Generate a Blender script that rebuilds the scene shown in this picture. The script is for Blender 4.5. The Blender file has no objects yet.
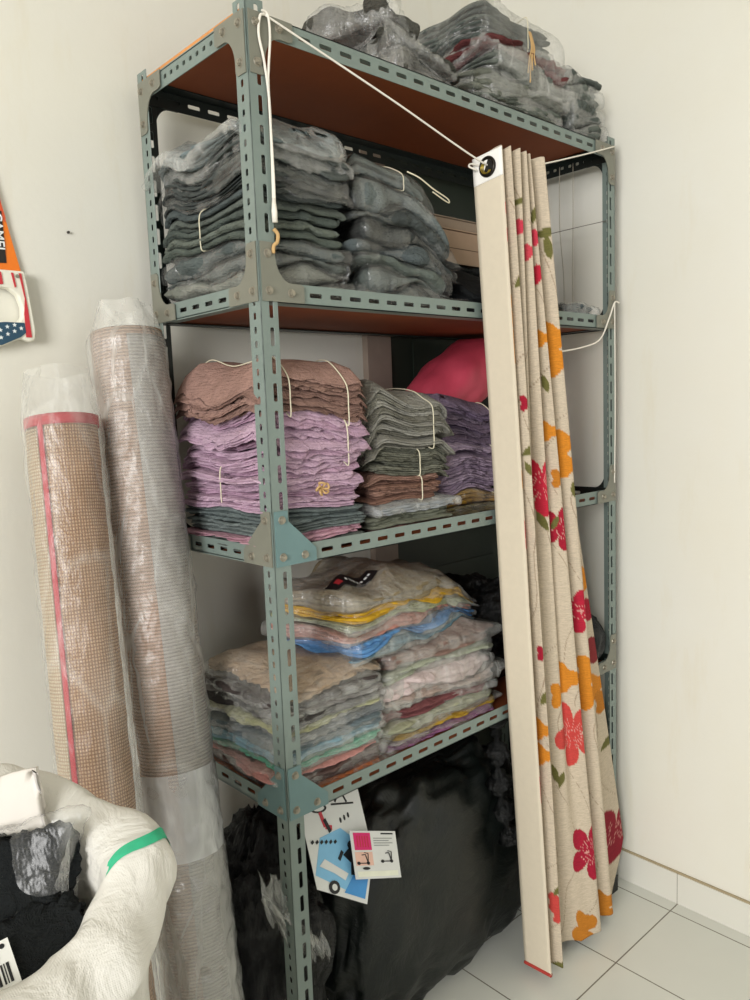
import bpy, math, random
import numpy as np
from mathutils import Vector, Matrix
C = bpy.context.scene.collection
PI = math.pi

# ------------------------------------------------------------------ materials
MATS = {}
def lin(c):
    return tuple((x/12.92 if x <= .04045 else ((x+.055)/1.055)**2.4) for x in c)
def hexc(h):
    h = h.lstrip('#'); return lin(tuple(int(h[i:i+2], 16)/255 for i in (0, 2, 4)))
def newmat(name):
    m = bpy.data.materials.new(name); m.use_nodes = True
    nt = m.node_tree; b = nt.nodes['Principled BSDF']
    return m, nt, b
def N(nt, t, **kw):
    n = nt.nodes.new(t)
    for k, v in kw.items():
        if k in n.inputs: n.inputs[k].default_value = v
        else: setattr(n, k, v)
    return n
def mixc(nt, fac, a, b, blend='MIX'):
    n = nt.nodes.new('ShaderNodeMix'); n.data_type = 'RGBA'; n.blend_type = blend
    for sock, v in ((n.inputs[0], fac), (n.inputs[6], a), (n.inputs[7], b)):
        if hasattr(v, 'links'): nt.links.new(v, sock)
        else: sock.default_value = v if not isinstance(v, tuple) else (*v[:3], 1)
    return n.outputs[2]
def ramp(nt, fac, stops):
    n = nt.nodes.new('ShaderNodeValToRGB'); cr = n.color_ramp
    while len(cr.elements) < len(stops): cr.elements.new(.5)
    for e, (p, c) in zip(cr.elements, stops):
        e.position = p; e.color = (*c[:3], 1) if isinstance(c, tuple) else (c, c, c, 1)
    nt.links.new(fac, n.inputs[0]); return n.outputs[0]
def bump(nt, b, h, strength=.3, dist=.003):
    n = N(nt, 'ShaderNodeBump', Strength=strength, Distance=dist)
    nt.links.new(h, n.inputs['Height']); nt.links.new(n.outputs[0], b.inputs['Normal'])
def coord(nt, scale=(1, 1, 1), rot=(0, 0, 0)):
    t = nt.nodes.new('ShaderNodeTexCoord'); mp = nt.nodes.new('ShaderNodeMapping')
    mp.inputs['Scale'].default_value = scale; mp.inputs['Rotation'].default_value = rot
    nt.links.new(t.outputs['Object'], mp.inputs['Vector']); return mp.outputs[0]
def noise(nt, co, scale, detail=4, rough=.55, dist=0):
    n = N(nt, 'ShaderNodeTexNoise', Scale=scale, Detail=detail, Roughness=rough, Distortion=dist)
    nt.links.new(co, n.inputs['Vector']); return n.outputs['Fac']

def m_plain(name, h, rough=.5, metal=0., var=.12, spec=.5, nscale=30, bumpv=0.):
    if name in MATS: return MATS[name]
    m, nt, b = newmat(name); c = hexc(h); co = coord(nt)
    f = noise(nt, co, nscale)
    nt.links.new(mixc(nt, f, tuple(x*(1-var) for x in c), tuple(min(1, x*(1+var)) for x in c)), b.inputs['Base Color'])
    b.inputs['Roughness'].default_value = rough; b.inputs['Metallic'].default_value = metal
    b.inputs['Specular IOR Level'].default_value = spec
    if bumpv: bump(nt, b, f, bumpv, .004)
    MATS[name] = m; return m

def m_cloth(h, denim=False):
    key = ('denim_' if denim else 'cloth_') + h.strip('#')
    if key in MATS: return MATS[key]
    m, nt, b = newmat(key); c = hexc(h); co = coord(nt)
    if denim: c = (c[0]*1.02, c[1]*1.02, c[2]*.94)
    big = noise(nt, co, 16 if denim else 9, 5, .6)
    a = tuple(x*(.62 if denim else .84) for x in c); d = tuple(min(1, x*(1.2 if denim else 1.1)) for x in c)
    col = ramp(nt, big, [(.3, a), (.7, d)])
    fine = noise(nt, coord(nt, (1, 1, 3)), 420, 2)
    nt.links.new(mixc(nt, .35, col, ramp(nt, fine, [(.3, tuple(x*.6 for x in c)), (.7, tuple(min(1, x*1.4) for x in c))])), b.inputs['Base Color'])
    b.inputs['Roughness'].default_value = .85; b.inputs['Specular IOR Level'].default_value = .2
    cr = noise(nt, co, 30, 6, .65, .8); ly = noise(nt, coord(nt, (1, 1, 9)), 26, 3, .6, .3)
    ad = N(nt, 'ShaderNodeMath', operation='MULTIPLY_ADD'); nt.links.new(ly, ad.inputs[0]); ad.inputs[1].default_value = .5; nt.links.new(cr, ad.inputs[2])
    cf = N(nt, 'ShaderNodeMath', operation='MULTIPLY_ADD'); nt.links.new(noise(nt, co, 75, 4, .6, 1.5), cf.inputs[0]); cf.inputs[1].default_value = .45 if denim else .15; nt.links.new(ad.outputs[0], cf.inputs[2])
    bump(nt, b, cf.outputs[0], 1., .012)
    MATS[key] = m; return m

def m_plastic(name, haze=.12, tint='#f4f4ee', crink=45, strong=.12, stretch=(1, 1, .35), edge=.12, gloss=.06, grough=.18):
    if name in MATS: return MATS[name]
    m, nt, b = newmat(name); co = coord(nt, stretch)
    n1 = noise(nt, co, crink, 5, .6, .35); n2 = noise(nt, co, crink*.35, 4, .6, .3)
    vo = N(nt, 'ShaderNodeTexVoronoi', Scale=crink*.55, feature='DISTANCE_TO_EDGE'); nt.links.new(co, vo.inputs['Vector'])
    crease = ramp(nt, vo.outputs['Distance'], [(0., 1.), (.06, 0.)])
    b.inputs['Base Color'].default_value = (*hexc(tint), 1); b.inputs['Roughness'].default_value = .2
    b.inputs['Specular IOR Level'].default_value = .6
    hm = N(nt, 'ShaderNodeMath', operation='MULTIPLY_ADD'); nt.links.new(vo.outputs['Distance'], hm.inputs[0]); hm.inputs[1].default_value = .5; nt.links.new(n1, hm.inputs[2])
    bump(nt, b, hm.outputs[0], .8, .012)
    tr = nt.nodes.new('ShaderNodeBsdfTransparent'); mx = nt.nodes.new('ShaderNodeMixShader')
    base = ramp(nt, n2, [(.35, haze*.45), (.65, haze*1.6)])
    a1 = N(nt, 'ShaderNodeMath', operation='MULTIPLY_ADD'); nt.links.new(crease, a1.inputs[0]); a1.inputs[1].default_value = strong*.5; nt.links.new(base, a1.inputs[2])
    lw = N(nt, 'ShaderNodeLayerWeight', Blend=.22)
    mm = nt.nodes.new('ShaderNodeMath'); mm.operation = 'MULTIPLY_ADD'; mm.use_clamp = True
    nt.links.new(lw.outputs['Facing'], mm.inputs[0]); mm.inputs[1].default_value = edge; nt.links.new(a1.outputs[0], mm.inputs[2])
    nt.links.new(mm.outputs[0], mx.inputs[0]); nt.links.new(tr.outputs[0], mx.inputs[1]); nt.links.new(b.outputs[0], mx.inputs[2])
    gl = N(nt, 'ShaderNodeBsdfGlossy', Roughness=grough); nb = N(nt, 'ShaderNodeBump', Strength=.9, Distance=.02)
    nt.links.new(hm.outputs[0], nb.inputs['Height']); nt.links.new(nb.outputs[0], gl.inputs['Normal'])
    l2 = N(nt, 'ShaderNodeLayerWeight', Blend=.5); nt.links.new(nb.outputs[0], l2.inputs['Normal'])
    pw = N(nt, 'ShaderNodeMath', operation='POWER'); nt.links.new(l2.outputs['Facing'], pw.inputs[0]); pw.inputs[1].default_value = 3.5
    fa = N(nt, 'ShaderNodeMath', operation='MULTIPLY_ADD', use_clamp=True); nt.links.new(pw.outputs[0], fa.inputs[0]); fa.inputs[1].default_value = .35; fa.inputs[2].default_value = gloss
    m2 = nt.nodes.new('ShaderNodeMixShader'); nt.links.new(fa.outputs[0], m2.inputs[0]); nt.links.new(mx.outputs[0], m2.inputs[1]); nt.links.new(gl.outputs[0], m2.inputs[2])
    nt.links.new(m2.outputs[0], nt.nodes['Material Output'].inputs['Surface'])
    MATS[name] = m; return m

def m_blackbag(name='black_bin_liner', h='#070808', rough=.22, sc=14, st=1.0):
    if name in MATS: return MATS[name]
    m, nt, b = newmat(name); co = coord(nt)
    n = noise(nt, co, sc, 8, .62, 1.6)
    rid = nt.nodes.new('ShaderNodeMath'); rid.operation = 'SUBTRACT'; nt.links.new(n, rid.inputs[0]); rid.inputs[1].default_value = .5
    ab = nt.nodes.new('ShaderNodeMath'); ab.operation = 'ABSOLUTE'; nt.links.new(rid.outputs[0], ab.inputs[0])
    b.inputs['Base Color'].default_value = (*hexc(h), 1); b.inputs['Roughness'].default_value = rough
    b.inputs['Specular IOR Level'].default_value = .45
    bump(nt, b, ab.outputs[0], st, .03)
    MATS[name] = m; return m

def m_attr(name, rough=.85, streak=True):
    m, nt, b = newmat(name)
    a = nt.nodes.new('ShaderNodeAttribute'); a.attribute_name = 'Col'
    co = coord(nt, (1, 1, 4))
    f = noise(nt, co, 160, 3)
    g = noise(nt, coord(nt, (6, 6, 60)), 9, 3)
    c1 = mixc(nt, .5, a.outputs['Color'], ramp(nt, f, [(.3, .62), (.7, 1.)]), 'MULTIPLY')
    c2 = mixc(nt, .45 if streak else 0., c1, ramp(nt, g, [(.35, .62), (.6, 1.)]), 'MULTIPLY')
    nt.links.new(c2, b.inputs['Base Color'])
    b.inputs['Roughness'].default_value = rough; b.inputs['Specular IOR Level'].default_value = .2
    bump(nt, b, f, .3, .002)
    return m

# ------------------------------------------------------------------ object helpers
def mesh_obj(name, v, f, mats, parent=None, loc=None, smooth=True, midx=None, cols=None):
    v = np.asarray(v, float)
    o_loc = np.array(loc if loc is not None else (0, 0, 0), float)
    if parent is not None and loc is None: o_loc = np.zeros(3)
    base = np.array(ORIG.get(parent.name, (0, 0, 0))) if parent is not None else np.zeros(3)
    me = bpy.data.meshes.new(name)
    me.from_pydata((v - base - o_loc).tolist(), [], [tuple(int(i) for i in q) for q in f])
    if not isinstance(mats, (list, tuple)): mats = [mats]
    for m in mats: me.materials.append(m)
    if midx is not None: me.polygons.foreach_set('material_index', np.asarray(midx, np.int32))
    me.polygons.foreach_set('use_smooth', [bool(smooth)]*len(me.polygons))
    if cols is not None:
        a = me.color_attributes.new('Col', 'FLOAT_COLOR', 'POINT')
        a.data.foreach_set('color', np.asarray(cols, np.float32).ravel())
    me.validate(); me.update()
    o = bpy.data.objects.new(name, me); C.objects.link(o)
    o.location = tuple(o_loc)
    if parent is not None: o.parent = parent
    ORIG[o.name] = tuple(base + o_loc)
    return o
ORIG = {}
def tag(o, label, cat, group=None, kind=None):
    if label: o['label'] = label
    if cat: o['category'] = cat
    if group: o['group'] = group
    if kind: o['kind'] = kind
    return o
def thing(name, loc, label, cat, group=None):
    o = bpy.data.objects.new(name, None); C.objects.link(o); o.empty_display_size = .05
    o.location = loc; ORIG[o.name] = tuple(loc)
    return tag(o, label, cat, group)
def struct(o): o['kind'] = 'structure'; return o

class MB:
    def __init__(s): s.v = []; s.f = []; s.m = []; s.n = 0
    def add(s, v, f, m=0):
        v = np.asarray(v, float).reshape(-1, 3); s.v.append(v)
        for q in f: s.f.append([i + s.n for i in q]); s.m.append(m)
        s.n += len(v)
    def box(s, a, b, m=0):
        x0, y0, z0 = a; x1, y1, z1 = b
        s.add([(x0,y0,z0),(x1,y0,z0),(x1,y1,z0),(x0,y1,z0),(x0,y0,z1),(x1,y0,z1),(x1,y1,z1),(x0,y1,z1)],
              [(3,2,1,0),(4,5,6,7),(0,1,5,4),(1,2,6,5),(2,3,7,6),(3,0,4,7)], m)
    def prism(s, poly, fn, t, m=0):
        """poly 2D ccw; fn(u,v,w)->3D; extruded w 0..t"""
        n = len(poly)
        s.add([fn(u, v, 0) for u, v in poly] + [fn(u, v, t) for u, v in poly],
              [list(range(n))[::-1], list(range(n, 2*n))] + [(i, (i+1) % n, n+(i+1) % n, n+i) for i in range(n)], m)
    def tube(s, pts, r, k=8, m=0, closed=False):
        P = [Vector(p) for p in pts]; n = len(P); rr = r if hasattr(r, '__len__') else [r]*n
        up = Vector((.31, .17, .93)); rings = []
        prevn = None
        for i in range(n):
            a = P[(i-1) % n] if (closed or i > 0) else P[i]; b = P[(i+1) % n] if (closed or i < n-1) else P[i]
            t = (b - a)
            t = t.normalized() if t.length > 1e-9 else Vector((0, 0, 1))
            nn = prevn if prevn is not None else up
            nn = nn - t*nn.dot(t)
            if nn.length < 1e-4: nn = Vector((1, 0, 0)) - t*t.x
            nn.normalize(); prevn = nn; bb = t.cross(nn)
            rings.append([P[i] + (nn*math.cos(2*PI*j/k) + bb*math.sin(2*PI*j/k))*rr[i] for j in range(k)])
        v = [p[:] for q in rings for p in q]; f = []
        for i in range(n if closed else n-1):
            for j in range(k):
                i2 = (i+1) % n
                f.append((i*k+j, i*k+(j+1) % k, i2*k+(j+1) % k, i2*k+j))
        if not closed: f += [list(range(k))[::-1], [(n-1)*k+j for j in range(k)]]
        s.add(v, f, m)
    def build(s, name, mats, parent=None, smooth=False, loc=None):
        return mesh_obj(name, np.vstack(s.v), s.f, mats, parent, loc, smooth, s.m)

def catmull(pts, n=8, closed=False):
    P = np.asarray(pts, float); out = []; m = len(P)
    for i in range(m if closed else m-1):
        p0, p1, p2, p3 = (P[(i-1) % m], P[i], P[(i+1) % m], P[(i+2) % m]) if closed else (P[max(i-1, 0)], P[i], P[i+1], P[min(i+2, m-1)])
        for t in np.arange(n)/n:
            out.append(.5*((2*p1)+(-p0+p2)*t+(2*p0-5*p1+4*p2-p3)*t*t+(-p0+3*p1-3*p2+p3)*t**3))
    if not closed: out.append(P[-1])
    return np.array(out)

def grid_faces(nu, nv, closed_u=False, off=0):
    f = []
    for j in range(nv-1):
        for i in range(nu if closed_u else nu-1):
            i2 = (i+1) % nu
            f.append((off+j*nu+i, off+j*nu+i2, off+(j+1)*nu+i2, off+(j+1)*nu+i))
    return f

class Wave:
    """smooth random field made of a few plane waves"""
    def __init__(s, seed, lo, hi, k=7, dim=2):
        r = np.random.RandomState(seed); L = np.exp(r.uniform(np.log(lo), np.log(hi), k))
        d = r.normal(size=(k, dim)); d /= np.linalg.norm(d, axis=1)[:, None]
        s.w = d*(2*PI/L)[:, None]; s.p = r.uniform(0, 2*PI, k); s.a = np.sqrt(L); s.a /= s.a.sum()**.5*np.sqrt(s.a.sum())**0 * 1.0
        s.a = s.a/np.sqrt((s.a**2).sum())
    def __call__(s, *c):
        X = np.stack([np.asarray(q, float) for q in c], -1)
        return (np.sin(X@s.w.T + s.p)*s.a).sum(-1)*1.0

# ------------------------------------------------------------------ camera
F = 778.7856
CAM = (-.818343, -1.177438, 1.484598)
yaw, pitch, roll = -.7406937, -.1138299, -.0382787
cy_, sy_, cp_, sp_ = math.cos(yaw), math.sin(yaw), math.cos(pitch), math.sin(pitch)
fw = Vector((-sy_*cp_, cy_*cp_, sp_)); rt = Vector((cy_, sy_, 0)); up = rt.cross(fw)
c_, s_ = math.cos(roll), math.sin(roll)
r2 = rt*c_ + up*s_; u2 = up*c_ - rt*s_
cam = bpy.data.cameras.new('camera'); co_ = bpy.data.objects.new('camera', cam); C.objects.link(co_)
cam.sensor_fit = 'VERTICAL'; cam.sensor_height = 36; cam.lens = 36*F/1000; cam.clip_start = .02
M = Matrix.Identity(4)
for i in range(3):
    M[i][0] = r2[i]; M[i][1] = u2[i]; M[i][2] = -fw[i]; M[i][3] = CAM[i]
co_.matrix_world = M
bpy.context.scene.camera = co_

# ------------------------------------------------------------------ setting
L, D, H = 1.1993, .4039, 2.2
Z1, Z2, Z3, Z4 = 2.1441, 1.6867, 1.2014, .7040
WB = .0361
XW, YW = 1.27, .462
def m_wall(name, h):
    m, nt, b = newmat(name); c = hexc(h); co = coord(nt)
    f = noise(nt, co, 1.6, 5, .6); g = noise(nt, coord(nt, (3, 3, .6)), 3.5, 5, .65)
    a = mixc(nt, ramp(nt, f, [(.35, 0.), (.75, .5)]), c, tuple(x*y for x, y in zip(c, (.97, .93, .84))))
    st = mixc(nt, ramp(nt, g, [(.58, 0.), (.75, .35)]), a, tuple(x*y for x, y in zip(c, (.9, .83, .68))))
    nt.links.new(st, b.inputs['Base Color']); b.inputs['Roughness'].default_value = .75
    b.inputs['Specular IOR Level'].default_value = .3
    bump(nt, b, noise(nt, co, 60, 4), .12, .003)
    return m
wall_m = m_wall('wall_paint', '#e4e2d8')
q = MB(); q.box((-3.2, YW, 0), (XW+.12, YW+.12, 2.95)); struct(q.build('wall_back', wall_m))
q = MB(); q.box((XW, -4.2, 0), (XW+.12, YW, 2.95)); struct(q.build('wall_right', wall_m))
q = MB(); q.box((-3.2, -4.2, 2.95), (XW+.12, YW+.12, 3.05)); struct(q.build('ceiling', m_plain('ceiling_paint', '#e6e2d8', .9)))
# floor: 30 cm glazed tiles with grout, all in one material
def m_tiles():
    m, nt, b = newmat('floor_tiles'); t = nt.nodes.new('ShaderNodeTexCoord')
    sx = nt.nodes.new('ShaderNodeSeparateXYZ'); nt.links.new(t.outputs['Object'], sx.inputs[0])
    def line(out, off):
        a = N(nt, 'ShaderNodeMath', operation='ADD'); nt.links.new(out, a.inputs[0]); a.inputs[1].default_value = off + 30*.302
        w = N(nt, 'ShaderNodeMath', operation='MODULO'); nt.links.new(a.outputs[0], w.inputs[0]); w.inputs[1].default_value = .302
        g = N(nt, 'ShaderNodeMath', operation='SUBTRACT'); nt.links.new(w.outputs[0], g.inputs[0]); g.inputs[1].default_value = .151
        h = N(nt, 'ShaderNodeMath', operation='ABSOLUTE'); nt.links.new(g.outputs[0], h.inputs[0])
        k = N(nt, 'ShaderNodeMath', operation='GREATER_THAN'); nt.links.new(h.outputs[0], k.inputs[0]); k.inputs[1].default_value = .1492
        return k.outputs[0]
    a = line(sx.outputs[0], -(.9155)); c = line(sx.outputs[1], .162)
    mx = N(nt, 'ShaderNodeMath', operation='MAXIMUM'); nt.links.new(a, mx.inputs[0]); nt.links.new(c, mx.inputs[1])
    f = noise(nt, t.outputs['Object'], 3, 4)
    tile = mixc(nt, f, hexc('#d3d5cd'), hexc('#dfe0d8'))
    nt.links.new(mixc(nt, mx.outputs[0], tile, hexc('#7b776c')), b.inputs['Base Color'])
    b.inputs['Roughness'].default_value = .22
    inv = N(nt, 'ShaderNodeMath', operation='SUBTRACT'); inv.inputs[0].default_value = 1; nt.links.new(mx.outputs[0], inv.inputs[1])
    bump(nt, b, inv.outputs[0], .4, .002)
    return m
q = MB(); q.box((-3.2, -4.2, -.1), (XW+.12, YW+.12, 0)); struct(q.build('floor', m_tiles()))
def m_skirt():
    m, nt, b = newmat('skirting_tiles'); t = nt.nodes.new('ShaderNodeTexCoord')
    sx = nt.nodes.new('ShaderNodeSeparateXYZ'); nt.links.new(t.outputs['Object'], sx.inputs[0])
    w = N(nt, 'ShaderNodeMath', operation='ADD'); nt.links.new(sx.outputs[1], w.inputs[0]); w.inputs[1].default_value = .162+9.06
    g = N(nt, 'ShaderNodeMath', operation='MODULO'); nt.links.new(w.outputs[0], g.inputs[0]); g.inputs[1].default_value = .302
    k = N(nt, 'ShaderNodeMath', operation='LESS_THAN'); nt.links.new(g.outputs[0], k.inputs[0]); k.inputs[1].default_value = .002
    nt.links.new(mixc(nt, k.outputs[0], hexc('#dcdad0'), hexc('#8d897c')), b.inputs['Base Color'])
    b.inputs['Roughness'].default_value = .3
    return m
sk = m_skirt()
q = MB(); q.box((XW-.009, -4.2, .0005), (XW-.0002, YW-.001, .094)); q.box((XW-.006, -4.2, .094), (XW-.0002, YW-.001, .099), 1)
struct(q.build('baseboard_right', [sk, m_plain('skirting_grout', '#a89a7c', .9)]))
q = MB(); q.box((-3.2, YW-.009, .0005), (XW-.012, YW-.0002, .094)); struct(q.build('baseboard_back', sk))
# dark green door with a pale frame in the back wall, behind the rack
q = MB()
q.box((.655, YW-.022, .0), (.745, YW+.001, 2.45)); q.box((.745, YW-.022, 2.37), (XW-.012, YW+.001, 2.45))
dfr = struct(q.build('trim_1', m_plain('door_frame_paint', '#a8978a', .6)))
q = MB(); q.box((.748, YW-.014, .1), (XW-.012, YW+.001, 2.368))
for zz in (.2, 1.3): q.box((.84, YW-.018, zz), (XW-.08, YW-.013, zz+.8))
struct(q.build('door_1', m_plain('door_dark_green', '#30382f', .5)))

# ------------------------------------------------------------------ rack
def m_rack(name, h, edge=.0):
    m, nt, b = newmat(name); c = hexc(h); co = coord(nt)
    f = noise(nt, co, 14, 6, .6); s = noise(nt, coord(nt, (1, 1, 1)), 90, 4, .7)
    a = mixc(nt, f, tuple(x*.85 for x in c), tuple(x*1.15 for x in c))
    d = mixc(nt, ramp(nt, s, [(.68, 0.), (.76, .55)]), a, hexc('#3b3f3a'))
    nt.links.new(d, b.inputs['Base Color']); b.inputs['Roughness'].default_value = .42
    bump(nt, b, f, .08, .002)
    return m
rack_m = m_rack('grey_green_enamel', '#76837d')
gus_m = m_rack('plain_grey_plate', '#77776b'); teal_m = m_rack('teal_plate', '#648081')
bolt_m = m_plain('zinc_bolt', '#9a9486', .4, .6)
board_m = m_plain('brown_hardboard', '#86411a', .7, var=.25, nscale=8)
edge_m = m_plain('raw_board_edge', '#c98a50', .8, var=.25)

def strip(mb, length, width, pitch, sl, sw, fn, t=.002, start=0., vc=None):
    """flat metal strip with rounded slots: fn(u, v, w) -> xyz"""
    n = max(1, int(length/pitch)); vc = vc if vc is not None else width*.5
    u0 = 0.
    for k in range(n):
        a = k*pitch; b = (k+1)*pitch if k < n-1 else length
        c = a + pitch*.5; h = sl*.5; r = sw*.5; e = r*.45
        inner = [(c-h+e, vc-r), (c+h-e, vc-r), (c+h, vc-r+e), (c+h, vc+r-e), (c+h-e, vc+r), (c-h+e, vc+r), (c-h, vc+r-e), (c-h, vc-r+e)]
        outer = [(a, 0), (b, 0), (b, vc-r+e), (b, vc+r-e), (b, width), (a, width), (a, vc+r-e), (a, vc-r+e)]
        P = [fn(u, v, 0) for u, v in outer+inner] + [fn(u, v, t) for u, v in outer+inner]
        f = []
        for i in range(8):
            j = (i+1) % 8
            f += [(i, j, 8+j, 8+i), (16+j, 16+i, 24+i, 24+j), (8+i, 8+j, 24+j, 24+i)]
        f += [(0, 16, 17, 1), (4, 20, 21, 5)]
        mb.add(P, f)
rack = thing('storage_rack', (0, 0, 0), 'tall grey-green slotted-angle metal rack with brown board shelves holding folded clothes', 'shelf')
PW = .038
dark_m = m_rack('dark_rack_tone', '#1d2522')  # near-black version of the rack colour for rear, right-end and inward faces
def post(x, y, sx, sy, z1=H):
    mb = MB()
    # leg along x (facing front/back), leg along y (facing the side)
    strip(mb, z1, PW, .05, .033, .0085, lambda u, v, w: (x+sx*v, y+sy*w, u), vc=.023)
    strip(mb, z1, PW, .025, .012, .008, lambda u, v, w: (x+sx*w, y+sy*v, u), vc=.021)
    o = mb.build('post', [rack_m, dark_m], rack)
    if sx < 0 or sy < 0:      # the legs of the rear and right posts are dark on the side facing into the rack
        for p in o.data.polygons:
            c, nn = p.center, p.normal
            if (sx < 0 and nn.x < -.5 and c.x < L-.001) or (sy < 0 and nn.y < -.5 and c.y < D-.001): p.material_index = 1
    bv = o.modifiers.new('edge', 'BEVEL'); bv.width = .0006; bv.segments = 1; bv.limit_method = 'ANGLE'
    return o
posts = [post(0, 0, 1, 1), post(L, 0, -1, 1), post(0, D, 1, -1), post(L, D, -1, -1)]
for (x, y, sx, sy) in ((0, 0, 1, 1), (L, 0, -1, 1), (0, D, 1, -1), (L, D, -1, -1)):
    q = MB(); q.box((min(x-sx*.002, x+sx*.04), min(y-sy*.002, y+sy*.04), 0.0005), (max(x-sx*.002, x+sx*.04), max(y-sy*.002, y+sy*.04), .05))
    q.build('rubber_foot', m_plain('black_rubber', '#151615', .6), rack)['label'] = 'black rubber foot'
def bars(z, top, side_pitch, side_slot):
    e = .0022
    for y, sy in ((e, 1), (D-e, -1)):
        mb = MB()
        strip(mb, L-.008, WB, .05, .030, .0085, lambda u, v, w: (u+.004, y+sy*w, z+v))
        zf = z+WB-.002 if top else z
        mb.box((.006, min(y, y+sy*.034), zf), (L-.006, max(y, y+sy*.034), zf+.002))
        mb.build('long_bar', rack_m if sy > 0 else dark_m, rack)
    for x, sx in ((e, 1), (L-e, -1)):
        mb = MB()
        strip(mb, D-.008, WB, side_pitch, side_slot, .0085, lambda u, v, w: (x+sx*w, u+.004, z+v))
        zf = z+WB-.0042 if top else z+.0022
        mb.box((min(x, x+sx*.034), .006, zf), (max(x, x+sx*.034), D-.006, zf+.002))
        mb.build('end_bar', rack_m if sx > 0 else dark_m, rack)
    mb = MB(); zb = z+WB+.0005 if top else z+.0045
    in_ = -.006 if top else .006
    if top: mb.box((.0035, .014, zb), (L-.0035, D-.0035, zb+.006))
    else: mb.box((in_, in_, zb), (L-in_, D-in_, zb+.008))
    o = mb.build('shelf_board', [board_m, edge_m], rack)
    if top:
        for p in o.data.polygons:
            if abs(p.normal.z) < .5: p.material_index = 1
    return zb + (.006 if top else .008)
T1 = bars(Z1, True, .025, .011); T2 = bars(Z2, False, .05, .028); T3 = bars(Z3, False, .05, .028); T4 = bars(Z4, False, .05, .028)

def hexbolt(mb, fn, u, v, r=.0062):
    # washer and domed head; fn(u,v,w): w outward
    for rr, a, b in ((r*1.35, 0, .0012), (r, .0012, .005), (r*.6, .005, .0065)):
        k = 10
        mb.add([fn(u+rr*math.cos(2*PI*i/k), v+rr*math.sin(2*PI*i/k), a) for i in range(k)] +
               [fn(u+rr*.92*math.cos(2*PI*i/k), v+rr*.92*math.sin(2*PI*i/k), b) for i in range(k)],
               [list(range(k, 2*k))] + [(i, (i+1) % k, k+(i+1) % k, k+i) for i in range(k)])
def gusset(fn, z, downward, curved, mat, bolts=True):
    """fn(u, v, w): u along bar from the corner, v = z, w outward"""
    A, B = .098, .105
    s = -1 if downward else 1
    z0 = z + (WB if downward else 0)
    if curved:
        wv, wu = WB*.98, PW*.92
        arc = [(wu + (A-.028-wu)*(1-math.cos(t)), wv + (B-.02-wv)*(1-math.sin(t))) for t in np.linspace(0, PI/2, 10)]
        poly = [(.004, .001), (A, .001), (A, wv*.9), (A-.008, wv)] + [(p[0], p[1]) for p in arc[::-1]] + [(wu, B-.006), (wu-.006, B), (.004, B)]
    else:
        poly = [(.004, .001), (A, .001), (A, .026), (.034, B-.02), (.034, B), (.004, B)]
    poly = [(u, z0+s*v) for u, v in poly]
    mb = MB(); mb.prism(poly, fn, .002)
    g = mb.build('corner_plate', mat, rack)
    if bolts:
        for u, v in ((.019, .020), (.019, .085), (.068, .018)) if curved else ((.019, .018), (.02, .088), (.07, .016)):
            b = MB(); hexbolt(b, lambda a, c, w: fn(a, c, w+.002), u, z0+s*v)
            b.build('bolt', bolt_m, g, smooth=False)
for z, dn, cv, mt in ((Z1, True, True, gus_m), (Z2, False, True, gus_m), (Z3, False, False, teal_m), (Z4, False, False, teal_m)):
    gusset(lambda u, v, w: (u, -.0005-w, v), z, dn, cv, mt)                       # front left, front face
    gusset(lambda u, v, w: (-.0005-w, u, v), z, dn, cv, gus_m if z != Z4 else teal_m)          # front left, end face
    gusset(lambda u, v, w: (-.0005-w, D-u, v), z, dn, True, gus_m)                # back left, end face
    gusset(lambda u, v, w: (L-u, -.0005-w, v), z, dn, True, gus_m)                # front right, front face
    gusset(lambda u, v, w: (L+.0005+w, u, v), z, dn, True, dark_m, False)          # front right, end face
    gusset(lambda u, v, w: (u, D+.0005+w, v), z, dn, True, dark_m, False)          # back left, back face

# ------------------------------------------------------------------ folded cloth
def perim(lx, ly, P, r):
    pts = []; r = min(r, lx*.45, ly*.45)
    hx, hy = lx/2-r, ly/2-r
    segs = [((hx, -hy), -PI/2), ((hx, hy), 0), ((-hx, hy), PI/2), ((-hx, -hy), PI)]
    raw = []
    for (c, a0) in segs:
        for t in np.linspace(0, PI/2, 7): raw.append((c[0]+r*math.cos(a0+t), c[1]+r*math.sin(a0+t)))
    raw = np.array(raw + [raw[0]]); d = np.r_[0, np.cumsum(np.linalg.norm(np.diff(raw, axis=0), axis=1))]
    s = np.arange(P)/P*d[-1]
    p = np.c_[np.interp(s, d, raw[:, 0]), np.interp(s, d, raw[:, 1])]
    t = np.roll(p, -1, 0)-np.roll(p, 1, 0); n = np.c_[t[:, 1], -t[:, 0]]; n /= np.linalg.norm(n, axis=1)[:, None]
    return p, n, s
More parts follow.
